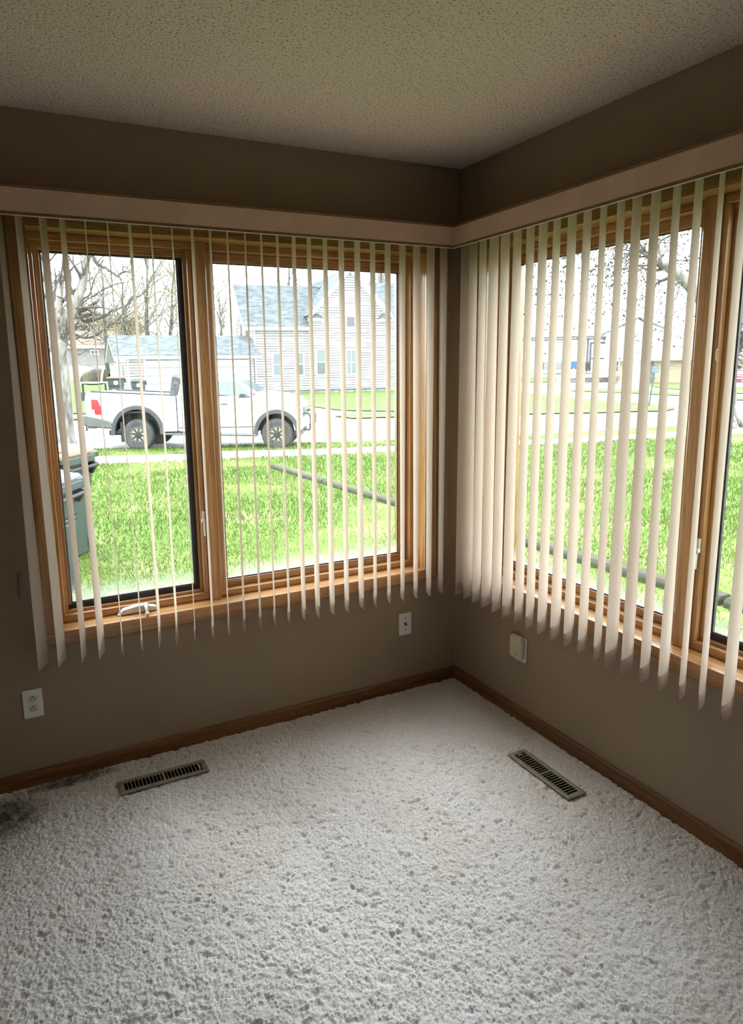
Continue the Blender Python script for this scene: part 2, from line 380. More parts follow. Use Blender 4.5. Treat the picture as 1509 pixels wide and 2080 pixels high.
# ------------------------------------------------------------------ windows
def ring(m, u0, u1, z0, z1, v0, v1, iu0, iu1, iz0, iz1):
    """rectangular frame between outer (u0..u1,z0..z1) and inner (iu..,iz..) rects: returns separate rail pieces"""
    m['h'].box((u0, v0, iz1), (u1, v1, z1)); m['h'].box((u0, v0, z0), (u1, v1, iz0))
    m['v'].box((u0, v0, iz0), (iu0, v1, iz1)); m['v'].box((iu1, v0, iz0), (u1, v1, iz1))
def window(nm, tf, wi, lab):
    W = empty(nm); tag(W, lab, 'window', kind='structure')
    wh, wv = WOOD[wi], WOOD[2]
    U0, U1, Z0, Z1 = .196, 1.829, .603, 2.063
    def part(name, fn, mt, bevel=.0015, par=W):
        mb = MB(tf); fn(mb); return mb.build(name, mt, par, bevel=bevel)
    part('casing_board', lambda b: b.box((U0-.063, -.018, Z1), (U1+.063, 0, Z1+.06)), wh, .003)
    part('casing_board', lambda b: b.box((U0-.063, -.018, Z0-.057), (U1+.063, 0, Z0-.004)), wh, .003)
    part('casing_board', lambda b: b.box((U0-.063, -.018, Z0-.004), (U0, 0, Z1)), wv, .003)
    part('casing_board', lambda b: b.box((U1, -.018, Z0-.004), (U1+.063, 0, Z1)), wv, .003)
    part('window_sill', lambda b: b.box((U0-.012, -.0195, Z0-.013), (U1+.012, WT, Z0)), wh, .002)
    part('jamb', lambda b: b.box((U0-.013, -.0, Z1), (U1+.013, WT, Z1+.013)), wh, .001)
    part('jamb', lambda b: b.box((U0-.013, -.0, Z0), (U0, WT, Z1)), wv, .001)
    part('jamb', lambda b: b.box((U1, -.0, Z0), (U1+.013, WT, Z1)), wv, .001)
    # mullion post standing on the sill between the fixed light and the casement
    def post(b):
        b.prism([(1.186, .052), (1.192, .047), (1.228, .047), (1.236, .055), (1.236, WT), (1.186, WT)], 2, Z0, Z1)
    part('mullion_post', post, wv, .002)
    # fixed light
    F = empty('fixed_sash', parent=W)
    mm = {'h': MB(tf), 'v': MB(tf)}
    ring(mm, U0, 1.186, Z0, Z1, .074, WT-.005, U0+.028, 1.163, Z0+.028, Z1-.028)
    mm['h'].build('stop_rail', wh, F, bevel=.003); mm['v'].build('stop_stile', wv, F, bevel=.003)
    mm = {'h': MB(tf), 'v': MB(tf)}
    ring(mm, U0+.028, 1.163, Z0+.028, Z1-.028, .112, WT-.008, U0+.068, 1.142, Z0+.060, Z1-.066)
    mm['h'].build('sash_rail', wh, F, bevel=.003); mm['v'].build('sash_stile', wv, F, bevel=.003)
    mm = {'h': MB(tf), 'v': MB(tf)}
    ring(mm, U0+.064, 1.146, Z0+.056, Z1-.062, .118, .124, U0+.074, 1.138, Z0+.066, Z1-.071)
    g = MB(tf); g.v = mm['h'].v+mm['v'].v; n = len(mm['h'].v); g.f = mm['h'].f+[tuple(i+n for i in f) for f in mm['v'].f]
    g.tf = None; g.build('gasket', M['gasket'], F)
    MB(tf).box((U0+.066, .124, Z0+.058), (1.144, .128, Z1-.064)).build('glass_pane', M['glass'], F)
    # casement
    Cc = empty('casement_sash', parent=W)
    mm = {'h': MB(tf), 'v': MB(tf)}
    ring(mm, 1.236, U1, Z0, Z1, .071, WT-.005, 1.256, U1-.018, Z0+.030, Z1-.028)
    mm['h'].build('stop_rail', wh, Cc, bevel=.003); mm['v'].build('stop_stile', wv, Cc, bevel=.003)
    mm = {'h': MB(tf), 'v': MB(tf)}
    ring(mm, 1.256, U1-.018, Z0+.030, Z1-.028, .095, WT-.008, 1.268, U1-.030, Z0+.042, Z1-.045)
    mm['h'].box((1.268, .104, Z1-.056), (U1-.030, .126, Z1-.045)); mm['v'].box((U1-.042, .104, Z0+.060), (U1-.030, .126, Z1-.056))
    mm['h'].build('sash_rail', wh, Cc, bevel=.002); mm['v'].build('sash_stile', wv, Cc, bevel=.002)
    mm = {'h': MB(tf), 'v': MB(tf)}
    mm['h'].box((1.268, .108, Z0+.042), (U1-.030, .126, Z0+.060)); mm['v'].box((1.268, .106, Z0+.060), (1.284, .126, Z1-.058))
    g = MB(); g.v = mm['h'].v+mm['v'].v; n = len(mm['h'].v); g.f = mm['h'].f+[tuple(i+n for i in f) for f in mm['v'].f]
    g.build('weather_strip', M['black_rubber'], Cc)
    mm = {'h': MB(tf), 'v': MB(tf)}
    ring(mm, 1.270, U1-.034, Z0+.046, Z1-.049, .114, .124, 1.290, U1-.049, Z0+.068, Z1-.064)
    g = MB(); g.v = mm['h'].v+mm['v'].v; n = len(mm['h'].v); g.f = mm['h'].f+[tuple(i+n for i in f) for f in mm['v'].f]
    g.build('glazing_strip', M['gasket'], Cc)
    MB(tf).box((1.274, .1265, Z0+.05), (U1-.035, .1305, Z1-.05)).build('glass_pane', M['glass'], Cc)
    # crank operator on the sill of the casement
    K = empty('crank_operator', parent=W)
    b = MB(tf); b.prism([(1.455, .603), (1.470, .622), (1.535, .636), (1.60, .626), (1.625, .603)], 1, .040, .074)
    b.build('crank_cover', M['crank'], K, bevel=.006, segs=3)
    b = MB(tf); b.lathe([(.012, 0), (.013, .006), (.010, .018), (.008, .022)], 16, 1, (1.512, .030, .632))
    b.tube([(1.512, .034, .640), (1.513, .018, .634), (1.514, .000, .621), (1.515, -.006, .616)], [.008, .0075, .006, .005], 10)
    b.sphere((1.515, -.008, .612), .009)
    b.build('crank_arm', M['steel'], K, smooth=True)
    # sash lock on the mullion side of the frame
    b = MB(tf); b.box((1.240, .062, .955), (1.252, .071, .990)); b.prism([(1.243, .958), (1.258, .958), (1.258, .945), (1.251, .940), (1.249, .885), (1.245, .885)], 1, .048, .063)
    b.build('sash_lock', M['crank'], W, bevel=.002)
    return W
window('window_1', TL, 0, 'oak framed window on the left wall, a fixed light beside a cranked casement')
window('window_2', TR, 1, 'oak framed window on the right wall, seen through bright open vanes')
b = MB(TR); b.tube([(1.2545, .0705, 1.568), (1.2545, .066, 1.571), (1.2545, .066, 1.599), (1.2545, .0705, 1.602)], .002, 6)
b.build('screen_clip', M['ivory_plastic'], bpy.data.objects['window_2'])

# ------------------------------------------------------------------ vertical blinds
VANES = {'L': [[1.908, .203, .46, 1.911], [1.851, .275, .39, 1.847], [1.776, .335, .31, 1.769], [1.715, .30, .38, 1.705], [1.64, .11, .10, 1.627], [1.566, .14, .13, 1.553], [1.492, .30, .30, 1.484], [1.417, .25, .30, 1.416], [1.342, .278, .234], [1.269, .138, .18], [1.201, .201, .255], [1.134, .252, .216], [1.064, .266, .243], [.999, .269, .286], [.933, .261, .276], [.864, .22, .197], [.798, .226, .176], [.727, .232, .178], [.654, .205, .233], [.58, .213, .216], [.507, .259, .34], [.434, .246, .354], [.361, .237, .339], [.289, .217, .343], [.216, .203, .315], [.148, .228, .34]],
         'R': [[.143, .521, .431], [.202, .505, .45], [.267, .564, .449], [.339, .443, .355], [.409, .464, .409], [.481, .487, .372], [.555, .497, .426], [.623, .458, .447], [.694, .511, .394], [.768, .442, .355], [.839, .465, .348], [.909, .515, .392], [.982, .456, .437], [1.045, .39, .239], [1.115, .38, .257], [1.189, .422, .319], [1.261, .393, .291], [1.332, .458, .413], [1.401, .371, .394], [1.485, .233, .212], [1.552, .261, .261], [1.624, .27, .26], [1.695, .28, .26], [1.767, .27, .27], [1.838, .28, .27], [1.909, .27, .27]]}
VW, VZT, VZB, VD = .090, 2.10, .503, .079
def vane_mesh(s, t0, t1, s1, tf, zt, zb, pocket=False):
    nu, nz = 8, (24 if not pocket else 4)
    vs = []; fs = []; uvs = []
    def pt(k, z, dv):
        g = (VZT-z)/(VZT-VZB); g = g*g*(3-2*g)
        th = t0+(t1-t0)*g
        off = (k-.5)*VW; sag = .0035*(1-(2*k-1)**2)+dv
        a = off*math.cos(th)-sag*math.sin(th); b_ = off*math.sin(th)+sag*math.cos(th)
        return (s+(s1-s)*g+b_, -(VD+a), z)
    if not pocket:
        for j in range(nz+1):
            z = zt+(zb-zt)*j/nz
            for i in range(nu+1):
                vs.append(tf(pt(i/nu, z, 0))); uvs.append((i/nu, j/nz))
        for j in range(nz):
            for i in range(nu): a = j*(nu+1)+i; fs.append((a, a+1, a+nu+2, a+nu+1))
    else:
        # folded hem pocket that holds the weight: a slim lens around the vane
        for side in (-1, 1):
            for j in range(nz+1):
                q = j/nz; z = zt+(zb-zt)*q
                bul = .0006+.0026*math.sin(min(1, q*1.35)*PI*.75)
                for i in range(nu+1):
                    k = i/nu; vs.append(tf(pt(k, z, side*bul*(1-(2*k-1)**4)+side*.0004))); uvs.append((k, q))
        N = (nu+1)*(nz+1)
        for sd in range(2):
            for j in range(nz):
                for i in range(nu):
                    a = sd*N+j*(nu+1)+i; fs.append((a, a+1, a+nu+2, a+nu+1))
        for j in range(nz):
            for i in (0, nu):
                a = j*(nu+1)+i; fs.append((a, a+nu+1, a+N+nu+1, a+N))
    me = bpy.data.meshes.new('vane'); me.from_pydata(vs, [], fs)
    ul = me.uv_layers.new(name='UVMap')
    for lp in me.loops: ul.data[lp.index].uv = uvs[lp.vertex_index]
    for p in me.polygons: p.use_smooth = True
    me.materials.append(M['vane'])
    return me
def blind(key, tf, label):
    B = empty('vertical_blind'); tag(B, label, 'blind', 'vertical blinds')
    Lx = 2.03; d0 = .139
    vb = MB(tf); vb.box((d0-.0035, -.139, 2.080), (Lx, -.132, 2.158)); vb.build('valance_insert', M['valance'], B)
    for za, zb in ((2.156, 2.166), (2.072, 2.082)):
        MB(tf).box((d0-.001, -.1405, za), (Lx, -.130, zb)).build('valance_trim', M['valance_edge'], B, bevel=.0015)
    MB(tf).box((d0, -.1395, 2.0695), (Lx, -.1365, 2.0722)).build('valance_lip', M['white_plastic'], B)
    MB(tf).box((.002 if key == 'L' else .14, -.131, 2.160), (Lx, -.001, 2.166)).build('valance_top', M['valance_edge'], B)
    MB(tf).box((.03 if key == 'L' else .135, -.102, 2.118), (Lx-.01, -.058, 2.150)).build('head_rail', M['white_plastic'], B, bevel=.003)
    for s, a, b_, *rest in VANES[key]:
        s1 = rest[0] if rest else s
        v = link(bpy.data.objects.new('vane', vane_mesh(s, a, b_, s1, tf, VZT, VZB)), B)
        link(bpy.data.objects.new('hem_pocket', vane_mesh(s, a, b_, s1, tf, VZB+.052, VZB-.001, True)), v)
        c = MB(tf); c.box((s-.004, -VD-.005, VZT-.004), (s+.004, -VD+.005, 2.120)); c.build('vane_clip', M['white_plastic'], v)
    return B
BL = blind('L', TL, 'open vertical blind with beige ribbed vanes on the left wall, before the truck')
BR = blind('R', TR, 'open vertical blind with glowing cream vanes on the right wall')
# pull cords with their weight at the far left end of the left blind
b = MB()
b.tube([(-1.962, -.092, 2.12), (-1.957, -.092, 1.4), (-1.953, -.092, .87)], .0016, 6)
b.tube([(-1.985, -.092, 2.12), (-1.972, -.092, 1.4), (-1.962, -.092, .87)], .0016, 6)
cord = b.build('pull_cord', mat('cord_grey', (.30, .27, .23), .8, var=.1), BL)
b = MB(); b.lathe([(.004, .095), (.011, .088), (.014, .05), (.016, .0), (.012, -.004)], 14, 2, (-1.957, -.092, .782))
b.build('cord_weight', mat('weight_brown', (.22, .19, .16), .6, var=.05), cord, smooth=True)

# ------------------------------------------------------------------ small wall and floor fittings
def outlet():
    E = empty('wall_outlet', (-1.9607, 0, .332)); tag(E, 'white duplex electrical outlet low on the left wall under the far-left vanes', 'outlet')
    MB().box((-.035, -.006, -.057), (.035, 0, .057)).build('cover_plate', M['white_plastic'], E, bevel=.004, segs=3)
    for dz in (.0195, -.0195):
        b = MB(); pr = []
        for k in range(24):
            t = 2*PI*k/24; x = .0172*math.cos(t); z = max(-.0125, min(.0125, .0172*math.sin(t))); pr.append((x, z+dz))
        b.prism(pr, 1, -.0078, -.003)
        r_ = b.build('receptacle', M['ivory_plastic'], E, bevel=.0008)
        s_ = MB(); s_.box((-.0078, -.0082, dz-.005), (-.0052, -.006, dz+.0035)); s_.box((.0050, -.0082, dz-.0045), (.0074, -.006, dz+.003))
        s_.lathe([(.0027, -.0082), (.0027, -.006)], 12, 1, (0, 0, dz+.0085)); s_.build('slots', M['dark_hole'], r_)
    MB().lathe([(.003, -.0075), (.0034, -.005)], 12, 1).build('screw', M['steel'], E)
outlet()
def coax():
    E = empty('cable_jack', (-.2995, 0, .340)); tag(E, 'white cable jack plate on the left wall near the corner', 'wall plate')
    MB().box((-.035, -.006, -.056), (.035, 0, .056)).build('cover_plate', M['white_plastic'], E, bevel=.004, segs=3)
    b = MB(); b.lathe([(.0075, -.006), (.0075, -.009)], 6, 1); b.lathe([(.0047, -.0088), (.0047, -.017)], 16, 1); b.lathe([(.0015, -.016), (.0015, -.019)], 8, 1)
    b.build('connector', M['gasket'], E)
    for dz in (.03, -.03): MB().lathe([(.0028, -.0072), (.0032, -.005)], 12, 1, (0, 0, dz)).build('screw', M['gasket'], E)
coax()
def chime():
    E = empty('wall_box', (0, -.488, .334)); tag(E, 'almond plastic box mounted on a plate on the right wall below the blind', 'box')
    MB().box((-.006, -.040, -.059), (0, .034, .056)).build('back_plate', M['white_plastic'], E, bevel=.003)
    MB().box((-.034, -.037, -.042), (-.006, .040, .062)).build('cover', M['almond_plastic'], E, bevel=.011, segs=4)
    MB().lathe([(.008, -.0346), (.0085, -.033)], 20, 0, (0, -.012, -.018)).build('button', mat('almond_plastic_worn', (.52, .47, .35), .5, var=.05), E)
chime()
def register(rect, along, label, lever_end):
    a, b_, c, d = rect; E = empty('floor_register', ((a+b_)/2, (c+d)/2, 0)); tag(E, label, 'floor vent', 'floor registers')
    lx, ly = (b_-a)/2, (d-c)/2
    if along == 'x': Lh, Wh, tf = lx, ly, (lambda p: p)
    else: Lh, Wh, tf = ly, lx, (lambda p: (-p[1], p[0], p[2]))
    z1 = .009; il, iw = Lh-.020, Wh-.020
    f = MB(tf); f.box((-Lh, -Wh, .001), (Lh, -iw, z1)); f.box((-Lh, iw, .001), (Lh, Wh, z1)); f.box((-Lh, -iw, .001), (-il, iw, z1)); f.box((il, -iw, .001), (Lh, iw, z1))
    f.build('frame', M['register'], E, bevel=.004, segs=2)
    g = MB(tf); n = 22
    for k in range(n+1):
        x = -il+2*il*k/n; w = .0016 if k != n//2 else .0045
        g.box((x-w, -iw-.002, z1-.004), (x+w, iw+.002, z1-.001))
    g.build('grille', M['register'], E)
    p = MB(tf); p.box((-il-.004, -iw-.004, -.16), (il+.004, iw+.004, -.155)); p.box((-il-.006, -iw-.006, -.16), (-il-.003, iw+.006, .0)); p.box((il+.003, -iw-.006, -.16), (il+.006, iw+.006, .0))
    p.box((-il-.006, -iw-.006, -.16), (il+.006, -iw-.003, .0)); p.box((-il-.006, iw+.003, -.16), (il+.006, iw+.006, .0))
    p.build('duct', M['dark_hole'], E)
    le = MB(tf); x = lever_end*(il-.010); le.tube([(x, -.012, .002), (x, .0, .0095), (x-.003*lever_end, .016, .010)], .0028, 8); le.build('damper_lever', M['crank'], E)
register(REG[0], 'x', 'grey-green metal floor register in the carpet along the left wall', 1)
register(REG[1], 'y', 'grey-green metal floor register in the carpet along the right wall', 1)

# ================================================================== OUTDOORS
def grass_mat(name, a, b, c, scale=1.0):
    m, nt, out = newmat(name); L = nt.links.new
    bs = nd(nt, 'ShaderNodeBsdfPrincipled', i_Roughness=.85); bs.inputs['Specular IOR Level'].default_value = .15
    L(bs.outputs[0], out.inputs[0])
    tc = nd(nt, 'ShaderNodeTexCoord')
    n1 = nd(nt, 'ShaderNodeTexNoise', i_Scale=.9*scale, i_Detail=5.0, i_Roughness=.65); L(tc.outputs['Object'], n1.inputs['Vector'])
    n2 = nd(nt, 'ShaderNodeTexNoise', i_Scale=26*scale, i_Detail=3.0); L(tc.outputs['Object'], n2.inputs['Vector'])
    r = nd(nt, 'ShaderNodeValToRGB'); L(n1.outputs[0], r.inputs[0]); e = r.color_ramp.elements
    e[0].position = .34; e[0].color = c4(a); e[1].position = .52; e[1].color = c4(b)
    x = e.new(.68); x.color = c4(c)
    r2 = nd(nt, 'ShaderNodeValToRGB'); L(n2.outputs[0], r2.inputs[0])
    r2.color_ramp.elements[0].position = .35; r2.color_ramp.elements[0].color = (.55, .55, .5, 1)
    r2.color_ramp.elements[1].position = .6; r2.color_ramp.elements[1].color = (1.0, 1.0, 1.0, 1)
    mx = nd(nt, 'ShaderNodeMix', data_type='RGBA', blend_type='MULTIPLY'); mx.inputs[0].default_value = .8
    L(r.outputs[0], mx.inputs[6]); L(r2.outputs[0], mx.inputs[7]); L(mx.outputs[2], bs.inputs['Base Color'])
    bp = nd(nt, 'ShaderNodeBump', i_Strength=.5, i_Distance=.03); L(n2.outputs[0], bp.inputs['Height']); L(bp.outputs[0], bs.inputs['Normal'])
    return m
M['lawn'] = grass_mat('lawn_grass', (.075, .13, .022), (.11, .17, .035), (.19, .20, .09))
M['lawn_far'] = grass_mat('lawn_grass_far', (.070, .135, .028), (.085, .16, .035), (.13, .165, .06), .6)
M['concrete'] = mat('concrete', (.34, .33, .315), .9, var=.06, vscale=1.5, bump=.2, bscale=60)
M['road'] = mat('road_surface', (.30, .298, .29), .9, var=.05, vscale=.7, bump=.2, bscale=40)
M['soil'] = mat('soil', (.16, .12, .08), .95, var=.3, vscale=8)

m = MB(); rows = [-25, 5, 15, 30, 53, 62, 66, 75, 90, 120, 380]
vs = []; fs = []
for t in rows:
    for s in (-260, -60, 0, 60, 260):
        p = CAM+FH*t+RH*s; vs.append((p.x, p.y, float(np.interp(t, HX, HZ))))
for i in range(len(rows)-1):
    for j in range(4): a = i*5+j; fs.append((a, a+1, a+6, a+5))
m.add(vs, fs); o = m.build('ground', M['road'], fix=False); tag(o, 'pale road and paved ground outside the windows', 'road', kind='structure')

def patch(name, pts, mt, off, label, cat, thick=0, world=False):
    """ground patch: outline given as world points"""
    bm = bmesh.new(); vsx = [bm.verts.new((p[0], p[1], 0)) for p in pts]; bm.faces.new(vsx)
    bmesh.ops.triangulate(bm, faces=bm.faces)
    for k in range(4):
        es = [e for e in bm.edges if e.calc_length() > 2.5]
        if not es: break
        bmesh.ops.subdivide_edges(bm, edges=es, cuts=1); bmesh.ops.triangulate(bm, faces=bm.faces)
    for v in bm.verts: v.co.z = hgt(v.co.x, v.co.y)+off
    bmesh.ops.recalc_face_normals(bm, faces=bm.faces)
    if sum(f.normal.z for f in bm.faces) < 0: bmesh.ops.reverse_faces(bm, faces=bm.faces)
    if thick:
        ex = bmesh.ops.extrude_face_region(bm, geom=bm.faces[:])
        for v in [g for g in ex['geom'] if isinstance(g, bmesh.types.BMVert)]: v.co.z += thick
        bmesh.ops.recalc_face_normals(bm, faces=bm.faces)
    me = bpy.data.meshes.new(name); bm.to_mesh(me); bm.free(); me.materials.append(mt)
    o = link(bpy.data.objects.new(name, me)); tag(o, label, cat, kind='structure'); return o
def G(pl): return [ground(x, y) for x, y in pl]

sw_near = G([(60, 952), (215, 945), (450, 935), (640, 927), (805, 919), (1074, 906.5), (1182, 901), (1243, 898), (1371, 889), (1479, 884), (1509, 883)])
sw_far = G([(60, 941), (190, 932), (380, 927), (450, 922), (640, 917), (805, 910.5), (1074, 898), (1212, 891), (1371, 882), (1479, 875.5), (1509, 873)])
curb = G([(60, 921), (190, 914), (380, 911), (450, 908), (600, 902), (805, 896), (1074, 884.5), (1152, 881), (1243, 875.5), (1348, 868), (1440, 863), (1509, 859)])
def ext(pl, k=14):
    a = pl[0]+(pl[0]-pl[1]).normalized()*k; b = pl[-1]+(pl[-1]-pl[-2]).normalized()*k; return [a]+pl+[b]
sw_near, sw_far, curb = ext(sw_near), ext(sw_far), ext(curb)
def densify(pl): return pl
lawn_pts = [Vector((-15, .3, 0)), Vector((.3, .3, 0)), Vector((.3, -12, 0))]
lawn_poly = sw_near[::-1]
near_lawn = [lawn_pts[0], lawn_pts[1], lawn_pts[2], Vector((sw_near[-1].x, -12, 0))]+lawn_poly+[Vector((-15, sw_near[0].y, 0))]
patch('lawn', near_lawn, M['lawn'], .02, 'bright green lawn right outside both windows', 'lawn')
patch('sidewalk', sw_near+sw_far[::-1], M['concrete'], .01, 'pale sidewalk running across beyond the near lawn', 'sidewalk', .05)
patch('verge', sw_far+curb[::-1], M['lawn'], .03, 'grass strip between the sidewalk and the street', 'lawn')
patch('lawn', G([(592, 800), (700, 796), (812, 793), (812, 837.5), (696, 835), (663, 831.5), (636, 827), (618, 824), (606, 812)]), M['lawn_far'], .05, 'green front lawn of the white house across the street', 'lawn')
patch('verge', G([(674, 846), (735, 841), (812, 840), (812, 848.5), (715, 851.5)]), M['lawn_far'], .05, 'tapering grass strip by the far curb in front of the white house', 'lawn')
patch('lawn', G([(1000, 793), (1074, 800), (1126, 805), (1183, 811), (1243, 816), (1290, 819), (1348, 825), (1370, 828), (1372, 832), (1350, 836.5), (1291, 837.5), (1212, 840), (1057, 843), (1000, 844)]), M['lawn_far'], .05, 'rounded corner lawn beyond the street in the right window', 'lawn')
patch('verge', G([(1150, 795), (1215, 790), (1300, 793), (1400, 800), (1400, 806), (1290, 800), (1215, 797)]), M['lawn_far'], .05, 'thin grass strip along the side street before the brick house', 'lawn')
patch('lawn', G([(1310, 781), (1330, 777), (1420, 777), (1420, 796), (1377, 792), (1330, 787)]), M['lawn_far'], .05, 'yellowish lawn in front of the brick house', 'lawn')
patch('lawn', G([(1440, 787), (1540, 788), (1540, 801), (1440, 800)]), M['lawn_far'], .05, 'lawn around the pink and white sign', 'lawn')
patch('verge', G([(1440, 806), (1540, 808), (1540, 815), (1440, 812)]), M['lawn_far'], .05, 'grass strip along the side street below the pink and white sign', 'lawn')
patch('lawn', G([(1000, 768), (1130, 767), (1130, 777), (1000, 778)]), M['lawn_far'], .06, 'distant lawn by the grey stone wall', 'lawn')
patch('lawn', G([(20, 775), (200, 772), (235, 800), (235, 841), (20, 843)]), M['lawn_far'], .06, 'lawn behind the truck tail, by the covered trailer', 'lawn')
patch('verge', G([(40, 850), (168, 849.5), (168, 854), (40, 856)]), M['lawn_far'], .06, 'narrow grass strip by the far curb behind the truck', 'lawn')

# grass blades over the near lawn and the strip by the street
def blades():
    n = 230000
    # sample in polar fashion from the windows so that near grass is denser
    th = rng.uniform(math.radians(-8), math.radians(112), n); r = 3.0+17*rng.random(n)**1.25
    x = CAM.x+r*np.cos(th); y = CAM.y+r*np.sin(th)
    nx = np.array([p.x for p in sw_near]); ny = np.array([p.y for p in sw_near])
    o_ = np.argsort(nx); line = np.interp(x, nx[o_], ny[o_])
    fx = np.array([p.x for p in sw_far]); fy = np.array([p.y for p in sw_far]); q = np.argsort(fx); l2 = np.interp(x, fx[q], fy[q])
    kx = np.array([p.x for p in curb]); ky = np.array([p.y for p in curb]); q = np.argsort(kx); l3 = np.interp(x, kx[q], ky[q])
    ok = (((x > .35) | (y > .35)) & (y < line-.03)) | ((y > l2+.03) & (y < l3-.03))
    ok &= ~((x > 2.9) & (x < 3.35) & (y < 10.9) & (y > -.5) & (rng.random(n) < .7))
    # thin, worn patches
    pn = np.array([mnoise.noise(Vector((a*.55, b*.55, 3))) for a, b in zip(x, y)])
    ok &= (pn < .28) | (rng.random(n) < .35)
    x = x[ok]; y = y[ok]; pn = pn[ok]; n = len(x)
    z = np.full(n, -.405)
    d = np.hypot(x-CAM.x, y-CAM.y)
    h = rng.uniform(.03, .075, n)*(1+.25*(d > 9)); w = .004+.0011*d
    a = rng.uniform(0, 2*PI, n); lean = rng.uniform(0, .055, n); b = rng.uniform(0, 2*PI, n)
    v = np.zeros((n, 3, 3))
    v[:, 0] = np.stack([x-np.cos(a)*w/2, y-np.sin(a)*w/2, z], -1)
    v[:, 1] = np.stack([x+np.cos(a)*w/2, y+np.sin(a)*w/2, z], -1)
    v[:, 2] = np.stack([x+np.cos(b)*lean, y+np.sin(b)*lean, z+h], -1)
    me = bpy.data.meshes.new('grass')
    me.vertices.add(3*n); me.vertices.foreach_set('co', v.ravel())
    me.loops.add(3*n); me.loops.foreach_set('vertex_index', np.arange(3*n, dtype=np.int32))
    me.polygons.add(n); me.polygons.foreach_set('loop_start', np.arange(0, 3*n, 3, dtype=np.int32))
    me.update(calc_edges=True)
    ca = me.color_attributes.new('tint', 'FLOAT_COLOR', 'POINT')
    k = rng.random(n); y_ = np.clip(pn*1.6+.25+.5*(k-.5), 0, 1)
    c0 = np.array([.065, .13, .022]); c1 = np.array([.15, .20, .055]); c2 = np.array([.25, .22, .13])
    cc = c0+(c1-c0)*y_[:, None]; dry = rng.random(n) < .12; cc[dry] = c2; cc *= (.8+.4*rng.random(n))[:, None]
    full = np.repeat(np.concatenate([cc, np.ones((n, 1))], 1), 3, axis=0)
    ca.data.foreach_set('color', full.astype(np.float32).ravel())
    m_, nt, out = newmat('grass_blade'); L = nt.links.new
    at_ = nd(nt, 'ShaderNodeAttribute', attribute_name='tint')
    dd = nd(nt, 'ShaderNodeBsdfDiffuse'); tt = nd(nt, 'ShaderNodeBsdfTranslucent'); mx = nd(nt, 'ShaderNodeMixShader'); mx.inputs[0].default_value = .4
    L(at_.outputs[0], dd.inputs[0]); L(at_.outputs[0], tt.inputs[0]); L(dd.outputs[0], mx.inputs[1]); L(tt.outputs[0], mx.inputs[2]); L(mx.outputs[0], out.inputs[0])
    me.materials.append(m_)
    o = link(bpy.data.objects.new('grass', me)); tag(o, 'short green grass blades covering the near lawn and street verge', 'grass', kind='stuff')
blades()

# timber edging set in the lawn, laid end to end
M['timber'] = mat('weathered_timber', (.036, .036, .022), .9, var=.25, vscale=3, stretch=(8, .6, 8), bump=.5, bscale=30)
tx = lambda y: 3.26-.0265*(y-.57)
ys_ = [10.5, 8.05, 5.6, 3.15, .70, -1.75]
names_ = ['mossy timber edging at the far end of the row, by the sidewalk', 'second timber edging from the sidewalk end of the row', 'middle timber edging of the row, right before the window corner', 'timber edging low in the right window, nearest the corner', 'timber edging low in the right window, below its casement']
for i in range(5):
    E_ = MB(); y0, y1 = ys_[i]-.02, ys_[i+1]+.02
    pr = [(-.09, -.06), (.09, -.06), (.09, .07), (.06, .10), (-.06, .10), (-.09, .07)]
    vs = [(tx(y0)+a, y0, -.42+b) for a, b in pr]+[(tx(y1)+a, y1, -.42+b) for a, b in pr]
    E_.add(vs, [(0, 1, 2, 3, 4, 5), (6, 7, 8, 9, 10, 11)]+[(k, (k+1) % 6, 6+(k+1) % 6, 6+k) for k in range(6)])
    o = E_.build('landscape_timber', M['timber'], bevel=.01); tag(o, names_[i], 'timber', 'landscape timbers in the lawn')

